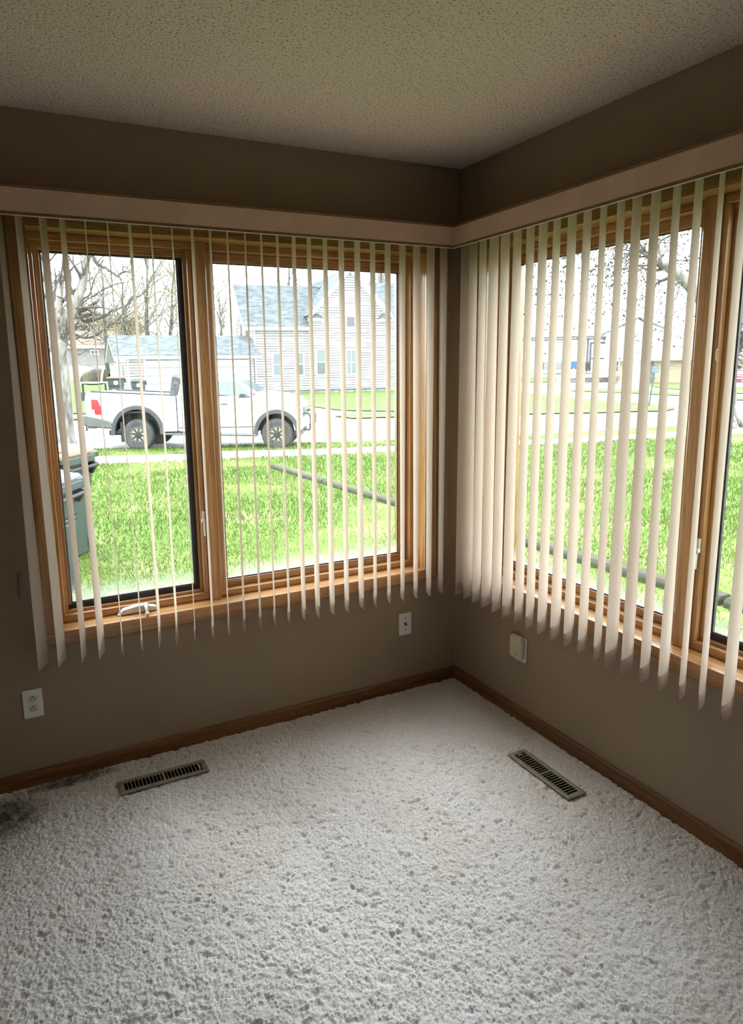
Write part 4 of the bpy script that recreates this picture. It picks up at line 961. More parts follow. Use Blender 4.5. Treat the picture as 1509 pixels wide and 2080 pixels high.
def white_house():
    F = Frame('white_house', 513, 797, 52.5, 19, 'white two-storey clapboard house with blue-grey roofs across the street')
    WD = 6.5
    # left wing
    b = MB(); x0, _, z1 = F.p(512, 652); x1 = F.p(636, 700)[0]
    b.box((x0, 0, -.6), (x1, WD, z1))
    # gable end wall on the left
    ridge_z = F.p(481, 578, WD/2)[2]
    b.prism([(0, z1), (WD, z1), (WD/2, ridge_z-.35)], 0, x0, x0+.2)
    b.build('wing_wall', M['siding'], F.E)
    ov = .45; xl = x0-.75; zr = ridge_z; sl = (zr-z1)/(WD/2)
    F.roof([(xl, -ov, z1-sl*ov), (x1+.2, -ov, z1-sl*ov), (x1+2.5, WD/2, zr), (xl, WD/2, zr)], 'roof', M['shingle'])
    F.roof([(xl, WD+ov, z1-sl*ov), (x1+2.5, WD+ov, z1-sl*ov), (x1+2.5, WD/2, zr), (xl, WD/2, zr)], 'roof', M['shingle'])
    b = MB()
    for sgn in (0, 1):   # rake boards on the left gable
        y0, y1 = (-ov, WD/2) if not sgn else (WD+ov, WD/2)
        b.hexa([(xl-.03, y0, z1-sl*ov-.34), (xl+.06, y0, z1-sl*ov-.34), (xl+.06, y1, zr-.34), (xl-.03, y1, zr-.34), (xl-.03, y0, z1-sl*ov-.02), (xl+.06, y0, z1-sl*ov-.02), (xl+.06, y1, zr-.02), (xl-.03, y1, zr-.02)])
    b.box((xl, -ov-.04, z1-sl*ov-.30), (x1, -ov+.03, z1-sl*ov-.03)); b.build('fascia', M['trimw'], F.E)
    b = MB()
    for yc in (2.1, 4.3): b.box((x0-.04, yc-.28, z1-1.5), (x0+.05, yc+.28, z1+.05))
    b.build('side_window', M['pane_dark'], F.E)
    F.win(554.7, 719, 571.6, 762, 0, M['pane_blue'], M['pane_blue']); F.win(600, 718, 616, 761, 0, M['pane_pale'], M['pane_dark'])
    # centre block with the tall front gable
    dp = -.7
    gx0 = F.p(636, 640, dp)[0]; gx1 = F.p(783, 640, dp)[0]; ze = F.p(637, 627, dp)[2]; xm = F.p(709, 600, dp)[0]; za = F.p(709, 541, dp)[2]
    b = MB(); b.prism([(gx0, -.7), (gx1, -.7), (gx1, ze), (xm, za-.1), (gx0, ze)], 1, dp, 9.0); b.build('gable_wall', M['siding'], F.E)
    for sgn in (-1, 1):
        xe = gx0-.45 if sgn < 0 else gx1+.45; zee = ze-(za-ze)/(xm-gx0)*.45
        F.roof([(xe, dp-.5, zee), (xm, dp-.5, za), (xm, 9.2, za), (xe, 9.2, zee)], 'roof', M['shingle'], .2)
        b = MB(); b.prism3([(xe, dp-.55, zee-.32), (xm, dp-.55, za-.32), (xm, dp-.55, za+.02), (xe, dp-.55, zee+.02)], (0, .09, 0)); b.build('rake_board', M['trimw'], F.E)
        # eave returns
        xa, xb = (gx0-.45, gx0+.75) if sgn < 0 else (gx1-.75, gx1+.45)
        b = MB(); b.hexa([(xa, dp-.6, zee-.30), (xb, dp-.6, zee-.30), (xb, dp, zee-.30), (xa, dp, zee-.30), (xa+.35, dp-.1, zee+.12), (xb-.35, dp-.1, zee+.12), (xb-.35, dp, zee+.12), (xa+.35, dp, zee+.12)]); b.build('eave_return', M['shingle'], F.E)
        b = MB(); b.box((xa, dp-.62, zee-.42), (xb, dp, zee-.29)); b.build('return_board', M['trimw'], F.E)
    # hipped main roof rising behind the wing, left of the gable
    hz = F.p(690, 556, 4.0)[2]
    F.roof([(F.p(622, 600, 1.6)[0], 1.6, F.p(622, 628, 1.6)[2]), (gx0+1.4, 1.6, F.p(640, 628, 1.6)[2]), (F.p(705, 556, 4.0)[0], 4.0, hz), (F.p(690, 556, 4.0)[0], 4.0, hz)], 'roof', M['shingle'])
    F.roof([(F.p(621, 600, 3.25)[0], 3.25, zr-.05), (F.p(650, 600, 3.0)[0], 3.0, zr-.1), (F.p(705, 556, 4.2)[0], 4.2, hz), (F.p(688, 556, 4.2)[0], 4.2, hz)], 'roof', M['shingle'])
    F.win(643, 711, 660.7, 760, dp, M['pane_pale'], M['pane_dark']); F.win(704, 712, 722, 759, dp, M['pane_pale'], M['pane_blue'], mull=1)
    F.win(703, 622, 720, 664, dp, M['trimw'], M['pane_dark'])
    # right wing
    rx1 = F.p(905, 640, .6)[0]; zr2 = F.p(790, 575, WD/2+.6)[2]; ze2 = F.p(790, 637, .6)[2]
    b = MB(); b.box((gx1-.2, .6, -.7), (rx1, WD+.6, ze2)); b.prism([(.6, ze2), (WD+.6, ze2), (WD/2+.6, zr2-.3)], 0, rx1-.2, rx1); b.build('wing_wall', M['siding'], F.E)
    F.roof([(gx1-1.8, .1, ze2-.15), (rx1+.4, .1, ze2-.15), (rx1+.4, WD/2+.6, zr2), (gx1-1.8, WD/2+.6, zr2)], 'roof', M['shingle'])
    F.roof([(gx1-1.8, WD+1.1, ze2-.15), (rx1+.4, WD+1.1, ze2-.15), (rx1+.4, WD/2+.6, zr2), (gx1-1.8, WD/2+.6, zr2)], 'roof', M['shingle'])
    b = MB(); b.box((x0-.02, -.05, -.75), (gx0, .0, -.02)); b.box((gx0-.03, dp-.05, -.8), (gx1+.03, dp, -.0)); b.build('footing', M['stone'], F.E)
    b = MB(); b.box((x0, -.03, .0), (gx0, .01, .10)); b.box((gx0, dp-.03, .03), (gx1, dp+.01, .13)); b.build('sill_board', M['gutter'], F.E)
    b = MB(); xx = F.p(522, 700)[0]; b.tube([(x0+.1, -.4, z1-.3), (x0+.12, -.06, z1-.7), (x0+.12, -.06, .1)], .06, 8); b.build('downspout', M['trimw'], F.E)
    b = MB(); b.box((F.p(688, 560, 5)[0], 5, hz-.2), (F.p(693, 560, 5)[0], 5.4, hz+.4)); b.build('vent_pipe', M['gutter'], F.E)
white_house()

def garage():
    F = Frame('white_garage', 257, 800, 47.0, 24, 'low white garage with a blue-grey roof behind the truck', 'garage')
    WD = 5.0; x0 = F.p(257, 740)[0]; x1 = F.p(515, 740)[0]; z1 = F.p(300, 718)[2]; zr = F.p(300, 681, WD/2)[2]
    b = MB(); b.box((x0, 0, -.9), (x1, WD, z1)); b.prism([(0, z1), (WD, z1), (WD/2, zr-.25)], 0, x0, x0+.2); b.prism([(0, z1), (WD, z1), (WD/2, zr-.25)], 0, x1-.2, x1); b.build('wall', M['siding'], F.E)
    ov = .4; sl = (zr-z1)/(WD/2); xl, xr = x0-.8, x1+.5
    F.roof([(xl, -ov, z1-sl*ov+.1), (xr, -ov, z1-sl*ov+.1), (xr, WD/2, zr), (xl, WD/2, zr)], 'roof', M['shingle'])
    F.roof([(xl, WD+ov, z1-sl*ov+.1), (xr, WD+ov, z1-sl*ov+.1), (xr, WD/2, zr), (xl, WD/2, zr)], 'roof', M['shingle'])
    b = MB(); b.box((xl, -ov-.08, z1-sl*ov-.18), (xr, -ov, z1-sl*ov+.04)); b.build('gutter', M['trimw'], F.E)
    b = MB()
    for y0, y1 in ((-ov, WD/2), (WD+ov, WD/2)):
        b.hexa([(xl-.03, y0, z1-sl*ov-.30), (xl+.75, y0, z1-sl*ov-.30), (xl+.75, y1, zr-.38), (xl-.03, y1, zr-.38), (xl-.03, y0, z1-sl*ov-.10), (xl+.75, y0, z1-sl*ov-.10), (xl+.75, y1, zr-.19), (xl-.03, y1, zr-.19)])
    b.build('soffit', mat('soffit_grey', (.42, .44, .45), .7, var=.05), F.E)
    for a, c in ((297, 395), (402, 506)):
        u0 = F.p(a, 760)[0]; u1 = F.p(c, 760)[0]; zt = F.p(350, 728)[2]
        b = MB(); b.box((u0, -.04, -.8), (u1, .02, zt)); d = b.build('garage_door', M['garage_door'], F.E)
        b = MB(); b.box((u0-.12, -.07, -.8), (u0, .02, zt+.12)); b.box((u1, -.07, -.8), (u1+.12, .02, zt+.12)); b.box((u0, -.07, zt), (u1, .02, zt+.12)); b.build('door_trim', M['trimw'], d)
    b = MB(); b.box((x0-.05, 2.0, 1.0), (x0+.02, 2.7, 1.9)); b.build('side_vent', M['pane_blue'], F.E)
    b = MB(); b.tube([(x0+.1, -.42, z1-.2), (x0+.08, -.06, z1-.6), (x0+.08, -.06, -.5)], .06, 8); b.build('downspout', M['trimw'], F.E)
garage()

def grey_house():
    F = Frame('grey_house', 140, 746, 88, 16, 'distant grey-sided low house with a brown roof behind the bare tree')
    x0 = F.p(40, 740)[0]; x1 = F.p(232, 740)[0]; z1 = F.p(150, 703)[2]; zr = F.p(180, 672, 5)[2]
    MB().box((x0, 0, -.5), (x1, 10, z1)).build('wall', M['siding_grey'], F.E)
    F.roof([(x0-.6, -.6, z1-.1), (x1+.6, -.6, z1-.1), (x1+.6, 5, zr), (x0-.6, 5, zr)], 'roof', M['shingle_brown'])
    F.roof([(x0-.6, 10.6, z1-.1), (x1+.6, 10.6, z1-.1), (x1+.6, 5, zr), (x0-.6, 5, zr)], 'roof', M['shingle_brown'])
    b = MB(); b.box((x0-.6, -.7, z1-.30), (x1+.6, -.6, z1)); b.build('fascia', M['trimw'], F.E)
    F.win(185, 712, 199, 719, 0, M['pane_dark'], M['pane_dark'], sash=False, mull=1)
    MB().box((x0, -.04, -.5), (x1, 0, .1)).build('footing', M['trimw'], F.E)
grey_house()

def warehouse():
    F = Frame('white_warehouse', 1079, 756, 74, -14, 'white metal warehouse with a tall door in the right window', 'building')
    x0 = F.p(1000, 740)[0]; x1 = F.p(1259, 740)[0]; z1 = F.p(1150, 684)[2]
    MB().box((x0, 0, -.6), (x1, 14, z1)).build('wall', M['metal_white'], F.E)
    F.roof([(x0-.5, -.5, z1), (x1+.5, -.5, z1), (x1+.5, 7, z1+1.7), (x0-.5, 7, z1+1.7)], 'roof', M['shingle_pale'])
    F.roof([(x0-.5, 14.5, z1), (x1+.5, 14.5, z1), (x1+.5, 7, z1+1.7), (x0-.5, 7, z1+1.7)], 'roof', M['shingle_pale'])
    b = MB(); b.box((x0-.5, -.62, z1-.14), (x1+.5, -.5, z1+.02)); b.box((x0-.5, -.1, z1-.34), (x1+.5, -.02, z1-.26)); b.build('gutter', M['gutter'], F.E)
    xx = F.p(1193.5, 700)[0]; MB().tube([(xx, -.12, z1), (xx, -.12, .0)], .10, 8).build('downspout', M['gutter'], F.E)
    a, b_, c, d = F.rect(1202, 699, 1238, 752, 0); q = MB(); q.box((a, -.05, c), (b_, .05, d)); dr = q.build('garage_door', M['trimw'], F.E)
    q = MB(); q.box((a-.2, -.08, c), (a, .05, d+.2)); q.box((b_, -.08, c), (b_+.2, .05, d+.2)); q.box((a, -.08, d), (b_, .05, d+.2)); q.build('door_trim', M['gutter'], dr)
    q = MB()
    for k in range(4):
        u = a+(b_-a)*(k+.5)/4; q.box((u-.28, -.07, c+(d-c)*.43), (u+.28, .0, c+(d-c)*.48))
    q.build('door_lights', M['pane_dark'], dr)
    q = MB(); a, b_, c, d = F.rect(1228, 680, 1259, 690, -.5); q.box((a, -.9, c), (b_, 0, d)); q.build('canopy', M['gutter'], F.E)
    def thing(name, x0_, y0_, x1_, y1_, dep, fn, label, cat):
        a, b_, c, d = F.rect(x0_, y0_, x1_, y1_, dep); o_ = F.o+F.x*((a+b_)/2)+F.y*dep
        e = empty(name, (o_.x, o_.y, F.o.z+c), F.E.rotation_euler.z); tag(e, label, cat); fn(e, b_-a, d-c); return e
    def dump(e, w, h):
        q = MB(); q.hexa([(-w*.42, -.6, .1), (w*.42, -.6, .1), (w*.42, .6, .1), (-w*.42, .6, .1), (-w/2, -.75, h*.72), (w/2, -.75, h*.72), (w/2, .75, h*.72), (-w/2, .75, h*.72)]); q.box((-w/2, -.75, h*.72), (w/2, -.7, h*.8))
        q.build('tank', mat('blue_paint', (.045, .13, .42), .45, var=.06), e, bevel=.03)
        q = MB(); q.hexa([(-w/2, -.75, h*.72), (w/2, -.75, h*.72), (w/2, .75, h*.80), (-w/2, .75, h*.80), (-w/2, -.75, h*.8), (w/2, -.75, h*.8), (w/2, .75, h), (-w/2, .75, h)]); q.build('lid', M['trimw'], e, bevel=.02)
        for s in (-1, 1): MB().lathe([(.09, -.05), (.1, .05)], 14, 1, (s*w*.33, -.5, .1)).build('caster', M['wheel_dark'], e)
    thing('dumpster', 1159, 728, 1170, 750, -2.0, dump, 'small bright blue dumpster by the white warehouse', 'dumpster')
    def crate(e, w, h):
        q = MB(); q.box((-w/2, -.5, .1), (w/2, .5, h)); 
        for s in (-1, 1): q.box((s*w*.45-.06, -.56, 0), (s*w*.45+.06, .56, h+.04))
        q.box((-w/2-.05, -.56, h-.06), (w/2+.05, .56, h+.05)); q.build('casing', M['gutter'], e, bevel=.02)
        q = MB()
        for k in range(5): q.box((-w*.36, -.52, h*(.2+.13*k)), (w*.36, -.49, h*(.25+.13*k)))
        q.build('louvers', M['wheel_dark'], e)
    thing('utility_cabinet', 1187, 736, 1198, 750, -1.2, crate, 'grey utility cabinet under the warehouse downspout', 'cabinet')
    def pal(e, w, h):
        q = MB()
        for k in range(5): q.box((-w/2, -.6, h*k/5+.02), (w/2, .6, h*(k+.72)/5))
        q.box((-w*.48, -.5, 0), (-w*.4, .5, h)); q.box((w*.4, -.5, 0), (w*.48, .5, h)); q.build('boards', M['gutter'], e)
        q = MB(); q.box((-w*.5, -.62, h), (w*.5, .62, h+.06)); q.build('top_board', M['stone'], e)
    thing('lumber_stack', 1100, 737, 1145, 750, -1.6, pal, 'low grey stack of boards along the warehouse wall', 'boards')
warehouse()

def brick_house():
    F = Frame('brick_house', 1245, 778, 62, -22, 'tan brick ranch house with a pale roof in the right window')
    x0 = F.p(1243, 750)[0]; x1 = F.p(1600, 750)[0]; z1 = F.p(1370, 722)[2]; WD = 9.
    MB().box((x0, 0, -.8), (x1, WD, z1)).build('wall', M['brick'], F.E)
    zr = F.p(1370, 672, WD/2)[2]; sl = (zr-z1)/(WD/2); xl = F.p(1243, 700)[0]-.6
    F.roof([(xl, -.7, z1-sl*.2), (x1+.6, -.7, z1-sl*.2), (x1+.6, WD/2, zr), (xl, WD/2, zr)], 'roof', M['shingle_pale'])
    F.roof([(xl, WD+.7, z1-sl*.2), (x1+.6, WD+.7, z1-sl*.2), (x1+.6, WD/2, zr), (xl, WD/2, zr)], 'roof', M['shingle_pale'])
    b = MB(); b.box((xl, -.82, z1-sl*.2-.32), (x1, -.7, z1-sl*.2-.05)); b.build('gutter', mat('gutter_tan', (.40, .37, .32), .6, var=.05), F.E)
    # taller cross gable behind
    gz = F.p(1296, 644, WD*.8)[2]; xm = F.p(1296, 660, WD*.8)[0]; xa = F.p(1222, 678, WD*.8)[0]; xb = 2*xm-xa; ze = F.p(1224, 679, WD*.8)[2]
    b = MB(); b.prism([(xa+.4, 0), (xb-.4, 0), (xb-.4, ze), (xm, gz-.2), (xa+.4, ze)], 1, WD*.8, WD*1.6); b.build('gable_wall', M['trimw'], F.E)
    for xe in (xa, xb):
        F.roof([(xe, WD*.8-.4, ze), (xm, WD*.8-.4, gz), (xm, WD*1.6, gz), (xe, WD*1.6, ze)], 'roof', M['shingle_pale'])
        b = MB(); b.prism3([(xe, WD*.8-.45, ze-.2), (xm, WD*.8-.45, gz-.2), (xm, WD*.8-.45, gz+.02), (xe, WD*.8-.45, ze+.02)], (0, .08, 0)); b.build('rake_board', M['gutter'], F.E)
    a, b_, c, d = F.rect(1284, 726, 1317, 779, 0); MB().box((a, -.06, c), (b_, .04, d)).build('garage_door', M['trimw'], F.E)
    a, b_, c, d = F.rect(1320, 735, 1326, 776, 0); q = MB(); q.box((a, -.06, c), (b_, .04, d)); q.build('front_door', M['gutter'], F.E)
    F.win(1250, 734, 1255, 754, 0, M['pane_dark'], M['pane_dark'])
brick_house()

def stone_wall():
    b = MB(); pts = [(1150, 777), (1195, 777), (1240, 776)]
    ps = [ground(x, y) for x, y in pts]; d = (ps[-1]-ps[0]); n = 18; k = 0
    dirv = d.normalized(); L = d.length; ang = math.atan2(dirv.y, dirv.x); hh = (at(1195, 767, (ps[1]-CAM).dot(FH)).z-ps[1].z)
    b = MB(); rows_ = 3
    for r in range(rows_):
        x = -.3*(r % 2)
        while x < L:
            w = random.uniform(.5, .9); x1 = min(L, x+w-.03); x0 = max(0, x); z = d.z*(x0+x1)/2/L
            if x1-x0 > .1: b.box((x0, -.2+random.uniform(-.03, .03), z+hh*r/rows_), (x1, .2, z+hh*(r+.94)/rows_))
            x += w
    o = b.build('retaining_wall', mat('grey_stone', (.115, .11, .105), .9, var=.4, vscale=2), bevel=.03)
    o.location = ps[0]; o.rotation_euler = (0, 0, ang); tag(o, 'low grey stone retaining wall in front of the warehouse lot', 'wall', kind='thing')
stone_wall()
def shrub(px, py, D, h, w, label, name='bare_shrub', n=60, col=(.22, .20, .17)):
    g = at(px, py, D); 
    e = empty(name, g); tag(e, label, 'shrub')
    b = MB()
    for k in range(n):
        a = random.uniform(0, 2*PI); r = random.uniform(.2, 1)*w/2; z = h*random.uniform(.5, 1)
        p1 = Vector((r*math.cos(a)*.5, r*math.sin(a)*.5, z*.5)); p2 = Vector((r*math.cos(a), r*math.sin(a), z))
        b.tube([(0, 0, 0), p1, p2], [.03, .018, .006], 4, cap=False)
        for q in range(2): b.tube([p1, p1+Vector((random.uniform(-.3, .3)*w, random.uniform(-.3, .3)*w, h*.3))], [.012, .004], 3, cap=False)
    b.build('stems', mat(name+'_stems', col, .9, var=.2), e)
shrub(1251, 780, 58, .95, .8, 'small bare shrub at the left end of the brick house wall')
shrub(1323, 778, 60, .75, .8, 'small dry shrub below the brick house front door')

# signs
def street_sign():
    D = 26.0; g = ground(1317, 827); D = (g-CAM).dot(FH)
    top = at(1329, 757, D); e = empty('street_sign', g, rz0-.4); tag(e, 'leaning teal pole with a pale blue sign board on the corner lawn', 'sign')
    tv = e.matrix_basis.inverted() @ top; d = tv.normalized()
    MB().tube([(0, 0, -.1), tv], .035, 8).build('pole', mat('teal_paint', (.025, .075, .08), .6, var=.1), e)
    w = (at(1338, 750, D)-at(1325, 750, D)).length; h = (at(1331, 745, D)-at(1331, 758, D)).length
    u = Vector((1, 0, 0)); u = (u-d*u.dot(d)).normalized(); n = u.cross(d)
    c = tv+d*h*.5+u*w*.08
    b = MB(); b.prism3([c-u*w/2-d*h/2-n*.02, c+u*w/2-d*h/2-n*.02, c+u*w/2+d*h/2-n*.02, c-u*w/2+d*h/2-n*.02], n*.03); bd = b.build('board', mat('sign_blue', (.065, .125, .14), .4, var=.04), e)
    b = MB()
    for r in range(3):
        x = -.40
        while x < .36:
            l = random.uniform(.05, .14); z = .28-.28*r
            q = [c+u*w*x+d*h*(z-.07)+n*.0, c+u*w*min(x+l, .42)+d*h*(z-.07), c+u*w*min(x+l, .42)+d*h*(z+.07), c+u*w*x+d*h*(z+.07)]
            b.prism3([p_-n*.024 for p_ in q], n*.04); x += l+.05
    b.build('lettering', mat('sign_white', (.20, .22, .22), .4, var=.02), bd)
street_sign()
def red_sign():
    D = 50.; g = at(1484, 790, D); g.z = hgt(g.x, g.y); e = empty('yard_sign', g, rz0-.42); tag(e, 'wide pink and white sign board on posts at the right edge of the view', 'sign')
    z = lambda y: at(1495, y, D).z-g.z
    W = 2.4; x0 = .12
    b = MB()
    for x in (x0+.05, x0+W-.05): b.tube([(x, 0, -.1), (x, 0, z(752))], .04, 8)
    b.box((x0, -.03, z(753.4)), (x0+W, .03, z(751.8))); b.box((x0, -.03, z(777.2)), (x0+W, .03, z(775.6))); b.build('frame', M['gutter'], e)
    b = MB(); b.box((x0, -.02, z(775.6)), (x0+W, .02, z(760.2))); pn = b.build('panel', mat('sign_pink', (.20, .018, .055), .5, var=.05), e)
    b = MB(); b.box((x0, -.02, z(760.2)), (x0+W, .02, z(753.6))); b.build('header', M['trimw'], e)
    b = MB(); random.seed(3)
    for y0, y1, a, c, st in ((762.3, 764.2, .16, .46, .05), (767.0, 769.2, .04, .80, .07), (772.4, 774.2, .40, .95, .06)):
        x = a
        while x < c:
            l = st*random.uniform(.6, 1.1); b.box((x0+W*x*.55, -.026, z(y1)), (x0+W*(x+l)*.55, .0, z(y0))); x += l+.02
    b.build('lettering', mat('sign_letter_white', (.80, .78, .80), .5, var=.02), pn)
red_sign()

# ------------------------------------------------------------------ trees
def bark(name, a, b): return mat(name, b, .95, var=0, vscale=7, col2=a, stretch=(1, 1, .35), bump=.6, bscale=30)
M['bark'] = bark('grey_bark', (.085, .076, .066), (.25, .235, .21))
M['bark_dark'] = bark('dark_bark', (.04, .036, .032), (.085, .08, .072))
M['bark_pale'] = bark('pale_bark', (.30, .28, .25), (.52, .50, .46))
M['twig'] = mat('twig_bark', (.07, .062, .055), .9, var=.3, vscale=5)
M['twig_pale'] = mat('twig_pale', (.16, .145, .12), .9, var=.3, vscale=5)
def leafm(name, a, b): return mat(name, b, .8, var=0, vscale=3, col2=a)
M['bud_yellow'] = leafm('bud_yellow', (.14, .12, .05), (.23, .21, .095))
M['bud_grey'] = leafm('bud_grey', (.022, .02, .016), (.05, .046, .035))
M['bud_tan'] = leafm('leaf_tan', (.15, .10, .055), (.22, .165, .10))

def rvec(): return Vector((random.gauss(0, 1), random.gauss(0, 1), random.gauss(0, 1)))
def grow(mb, tips, p, d, L, r, depth, bend=.22, lift=.05, n=5, kids=(2, 4), sides=5):
    pts = [p.copy()]; rad = [r]; q = p.copy(); dd = d.normalized()
    for i in range(n):
        dd = (dd+rvec()*bend*.5+Vector((0, 0, lift))).normalized(); q = q+dd*(L/n); pts.append(q.copy()); rad.append(max(r*(1-.75*(i+1)/n), .002))
    mb.tube(pts, rad, sides if r > .02 else 3, cap=False)
    tips += pts[2:]
    if depth > 0:
        for k in range(random.randint(*kids)):
            i = random.randint(1, n); dirn = (pts[i]-pts[i-1]).normalized()
            side = rvec(); side = (side-dirn*side.dot(dirn)).normalized()
            grow(mb, tips, pts[i], dirn*random.uniform(.5, 1)+side*random.uniform(.5, 1), L*random.uniform(.45, .7), rad[i]*.6, depth-1, bend, lift, max(3, n-1), kids, sides)
def buds(name, pts, size, mt, parent, per=1, spread=.12):
    vs = []; fs = []
    for p in pts:
        for k in range(per):
            c = p+rvec()*spread; a = rvec().normalized()*size*random.uniform(.5, 1.2); b = rvec().normalized()*size*random.uniform(.4, 1); c2 = a.cross(b).normalized()*size*.35
            i = len(vs); vs += [tuple(c-a), tuple(c+b), tuple(c+a), tuple(c-b), tuple(c+c2)]
            fs += [(i, i+1, i+4), (i+1, i+2, i+4), (i+2, i+3, i+4), (i+3, i, i+4), (i, i+3, i+2, i+1)]
    me = bpy.data.meshes.new(name); me.from_pydata(vs, [], fs); me.materials.append(mt)
    o = link(bpy.data.objects.new(name, me), parent); o['kind'] = 'stuff'; return o

def smooth_path(pts, k=3):
    out = []
    for i in range(len(pts)-1):
        p0, p1, p2, p3 = pts[max(i-1, 0)], pts[i], pts[i+1], pts[min(i+2, len(pts)-1)]
        for j in range(k):
            t = j/k; out.append(.5*((2*p1)+(p2-p0)*t+(2*p0-5*p1+4*p2-p3)*t*t+(3*p1-p0-3*p2+p3)*t**3))
    return out+[pts[-1]]
def limb(mb, tips, pix, D0, r0, r1, dz, twigs=0, tl=.8, lift=.03, local=None, depth=1, spread=1.0):
    """a surveyed limb: photo pixels, with its own run in depth (dz metres from start to end)"""
    n = len(pix); pts = [at(x, y, D0+dz*i/max(n-1, 1))-local for i, (x, y) in enumerate(pix)]
    sp = smooth_path(pts); rad = [r0+(r1-r0)*i/(len(sp)-1) for i in range(len(sp))]
    mb.tube(sp, rad, 8 if r0 > .05 else 5, cap=True); tips += sp[3:]
    for k in range(twigs):
        i = random.randint(1, len(sp)-2); d = (sp[i+1]-sp[i]).normalized(); s = rvec(); s = (s-d*s.dot(d)).normalized()
        grow(TW, tips, sp[i], d*.7+s*spread, tl*random.uniform(.5, 1.2), max(rad[i]*.45, .006), depth, .35, lift, 5, (1, 3), 4)

# boulevard tree close to the left window
random.seed(21)
g = ground(135, 903); E_ = empty('bare_tree', g); tag(E_, 'large bare grey-barked tree at the left edge, by the sidewalk behind the bins', 'tree', 'bare trees')
TW = MB(); trunk = MB(); br = MB(); tips = []; D0 = (g-CAM).dot(FH)
def TP(pix, dz=0): return [at(x, y, D0+dz*i/max(1, len(pix)-1))-g for i, (x, y) in enumerate(pix)]
sp = smooth_path(TP([(137, 908), (134, 885), (131, 850), (127, 800), (123, 750), (120, 715), (119, 690)]))
trunk.tube(sp, [.36, .30, .27]+[.25-.02*i/len(sp) for i in range(len(sp)-3)], 16)
mk = lambda *a, **k: limb(*a, local=g, **k)
limb(trunk, tips, [(121, 712), (128, 675), (139, 645), (150, 625), (160, 600), (168, 575), (173, 545), (178, 505), (181, 470)], D0, .20, .07, 1.0, 14, 1.3, local=g, depth=2)
limb(trunk, tips, [(119, 712), (110, 680), (104, 640), (98, 590), (92, 540), (86, 480)], D0, .19, .07, -.8, 16, 1.3, local=g, depth=2)
limb(trunk, tips, [(120, 700), (121, 650), (122, 600), (128, 550), (132, 490)], D0, .12, .05, 1.6, 10, 1.2, local=g, depth=2)
limb(br, tips, [(140, 642), (152, 626), (163, 640), (171, 653), (195, 649), (215, 641), (227, 631), (236, 629), (258, 619), (271, 606), (284, 601), (305, 582), (315, 574), (327, 565), (340, 558), (353, 552)], D0+.2, 0.054, 0.009, 1.6, 22, 1.0, local=g, depth=1)
limb(br, tips, [(128, 672), (150, 678), (165, 684), (176, 686), (189, 684), (207, 673), (219, 661), (235, 654), (246, 641), (256, 622), (267, 604), (280, 585), (290, 560)], D0, 0.043, 0.009, -1.2, 18, .9, local=g, depth=1)
limb(br, tips, [(180, 500), (196, 534), (214, 544), (227, 553), (239, 562), (248, 569)], D0+.8, 0.061, 0.014, -1.0, 8, .6, local=g)
limb(br, tips, [(239, 562), (245, 556), (251, 553), (259, 552), (268, 555), (276, 562)], D0, 0.036, 0.009, .5, 8, .6, local=g)
limb(br, tips, [(251, 553), (249, 546), (252, 541), (259, 545), (261, 551)], D0, 0.022, 0.011, .2, 3, .4, local=g)
limb(br, tips, [(162, 618), (170, 606), (179, 602), (185, 590), (190, 571), (196, 558), (203, 548), (212, 530)], D0+.5, 0.036, 0.009, .8, 12, .9, local=g)
limb(br, tips, [(184, 605), (198, 595), (221, 583), (240, 576), (252, 574), (270, 570), (285, 560)], D0+.6, 0.025, 0.006, .9, 12, .8, local=g)
limb(br, tips, [(170, 668), (185, 672), (200, 682), (212, 692), (206, 704), (214, 712)], D0, 0.022, 0.004, -.5, 10, .6, local=g)
limb(br, tips, [(222, 659), (250, 655), (272, 652), (300, 640), (330, 625)], D0+.8, 0.022, 0.004, 1.0, 14, .8, local=g)
limb(br, tips, [(236, 650), (262, 640), (290, 615), (312, 600), (330, 590), (345, 575)], D0+.3, 0.018, 0.004, -1.0, 14, .8, local=g)
limb(br, tips, [(126, 690), (140, 700), (152, 716), (162, 720), (175, 712), (190, 706)], D0-.3, 0.025, 0.006, -.6, 10, .6, local=g)
limb(br, tips, [(115, 700), (108, 705), (100, 715), (90, 712)], D0-.3, 0.029, 0.007, -.6, 10, .6, local=g)
trunk.build('trunk', M['bark'], E_, smooth=True); br.build('branches', M['bark_dark'], E_, smooth=True); TW.build('twigs', M['twig'], E_, fix=False)['kind'] = 'stuff'
buds('buds', random.sample(tips, min(len(tips), 900)), .028, M['bud_yellow'], E_, 1, .08)

# tree on the strip at the right edge
random.seed(5)
g = ground(1476, 869); E_ = empty('bare_tree', g); tag(E_, 'budding bare tree at the right edge, whose thick limb crosses the right window', 'tree', 'bare trees')
TW = MB(); trunk = MB(); br = MB(); tips = []; D0 = (g-CAM).dot(FH)
sp = smooth_path(TP([(1479, 874), (1477, 862), (1475, 830), (1474, 780), (1474, 735), (1472, 700)]))
trunk.tube(sp, [.52, .42, .34]+[.30-.03*i/len(sp) for i in range(len(sp)-3)], 16)
limb(trunk, tips, [(1473, 720), (1458, 670), (1440, 630), (1420, 603), (1400, 580), (1382, 564), (1366, 550), (1350, 540), (1336, 534)], D0, .22, .11, -1.0, 4, 1.2, local=g, depth=1)
limb(br, tips, [(1336, 534), (1322, 526), (1310, 516), (1300, 505), (1290, 495), (1270, 490), (1245, 497), (1225, 512)], D0-1, .075, .015, -.6, 22, 1.1, -.03, local=g, depth=2)
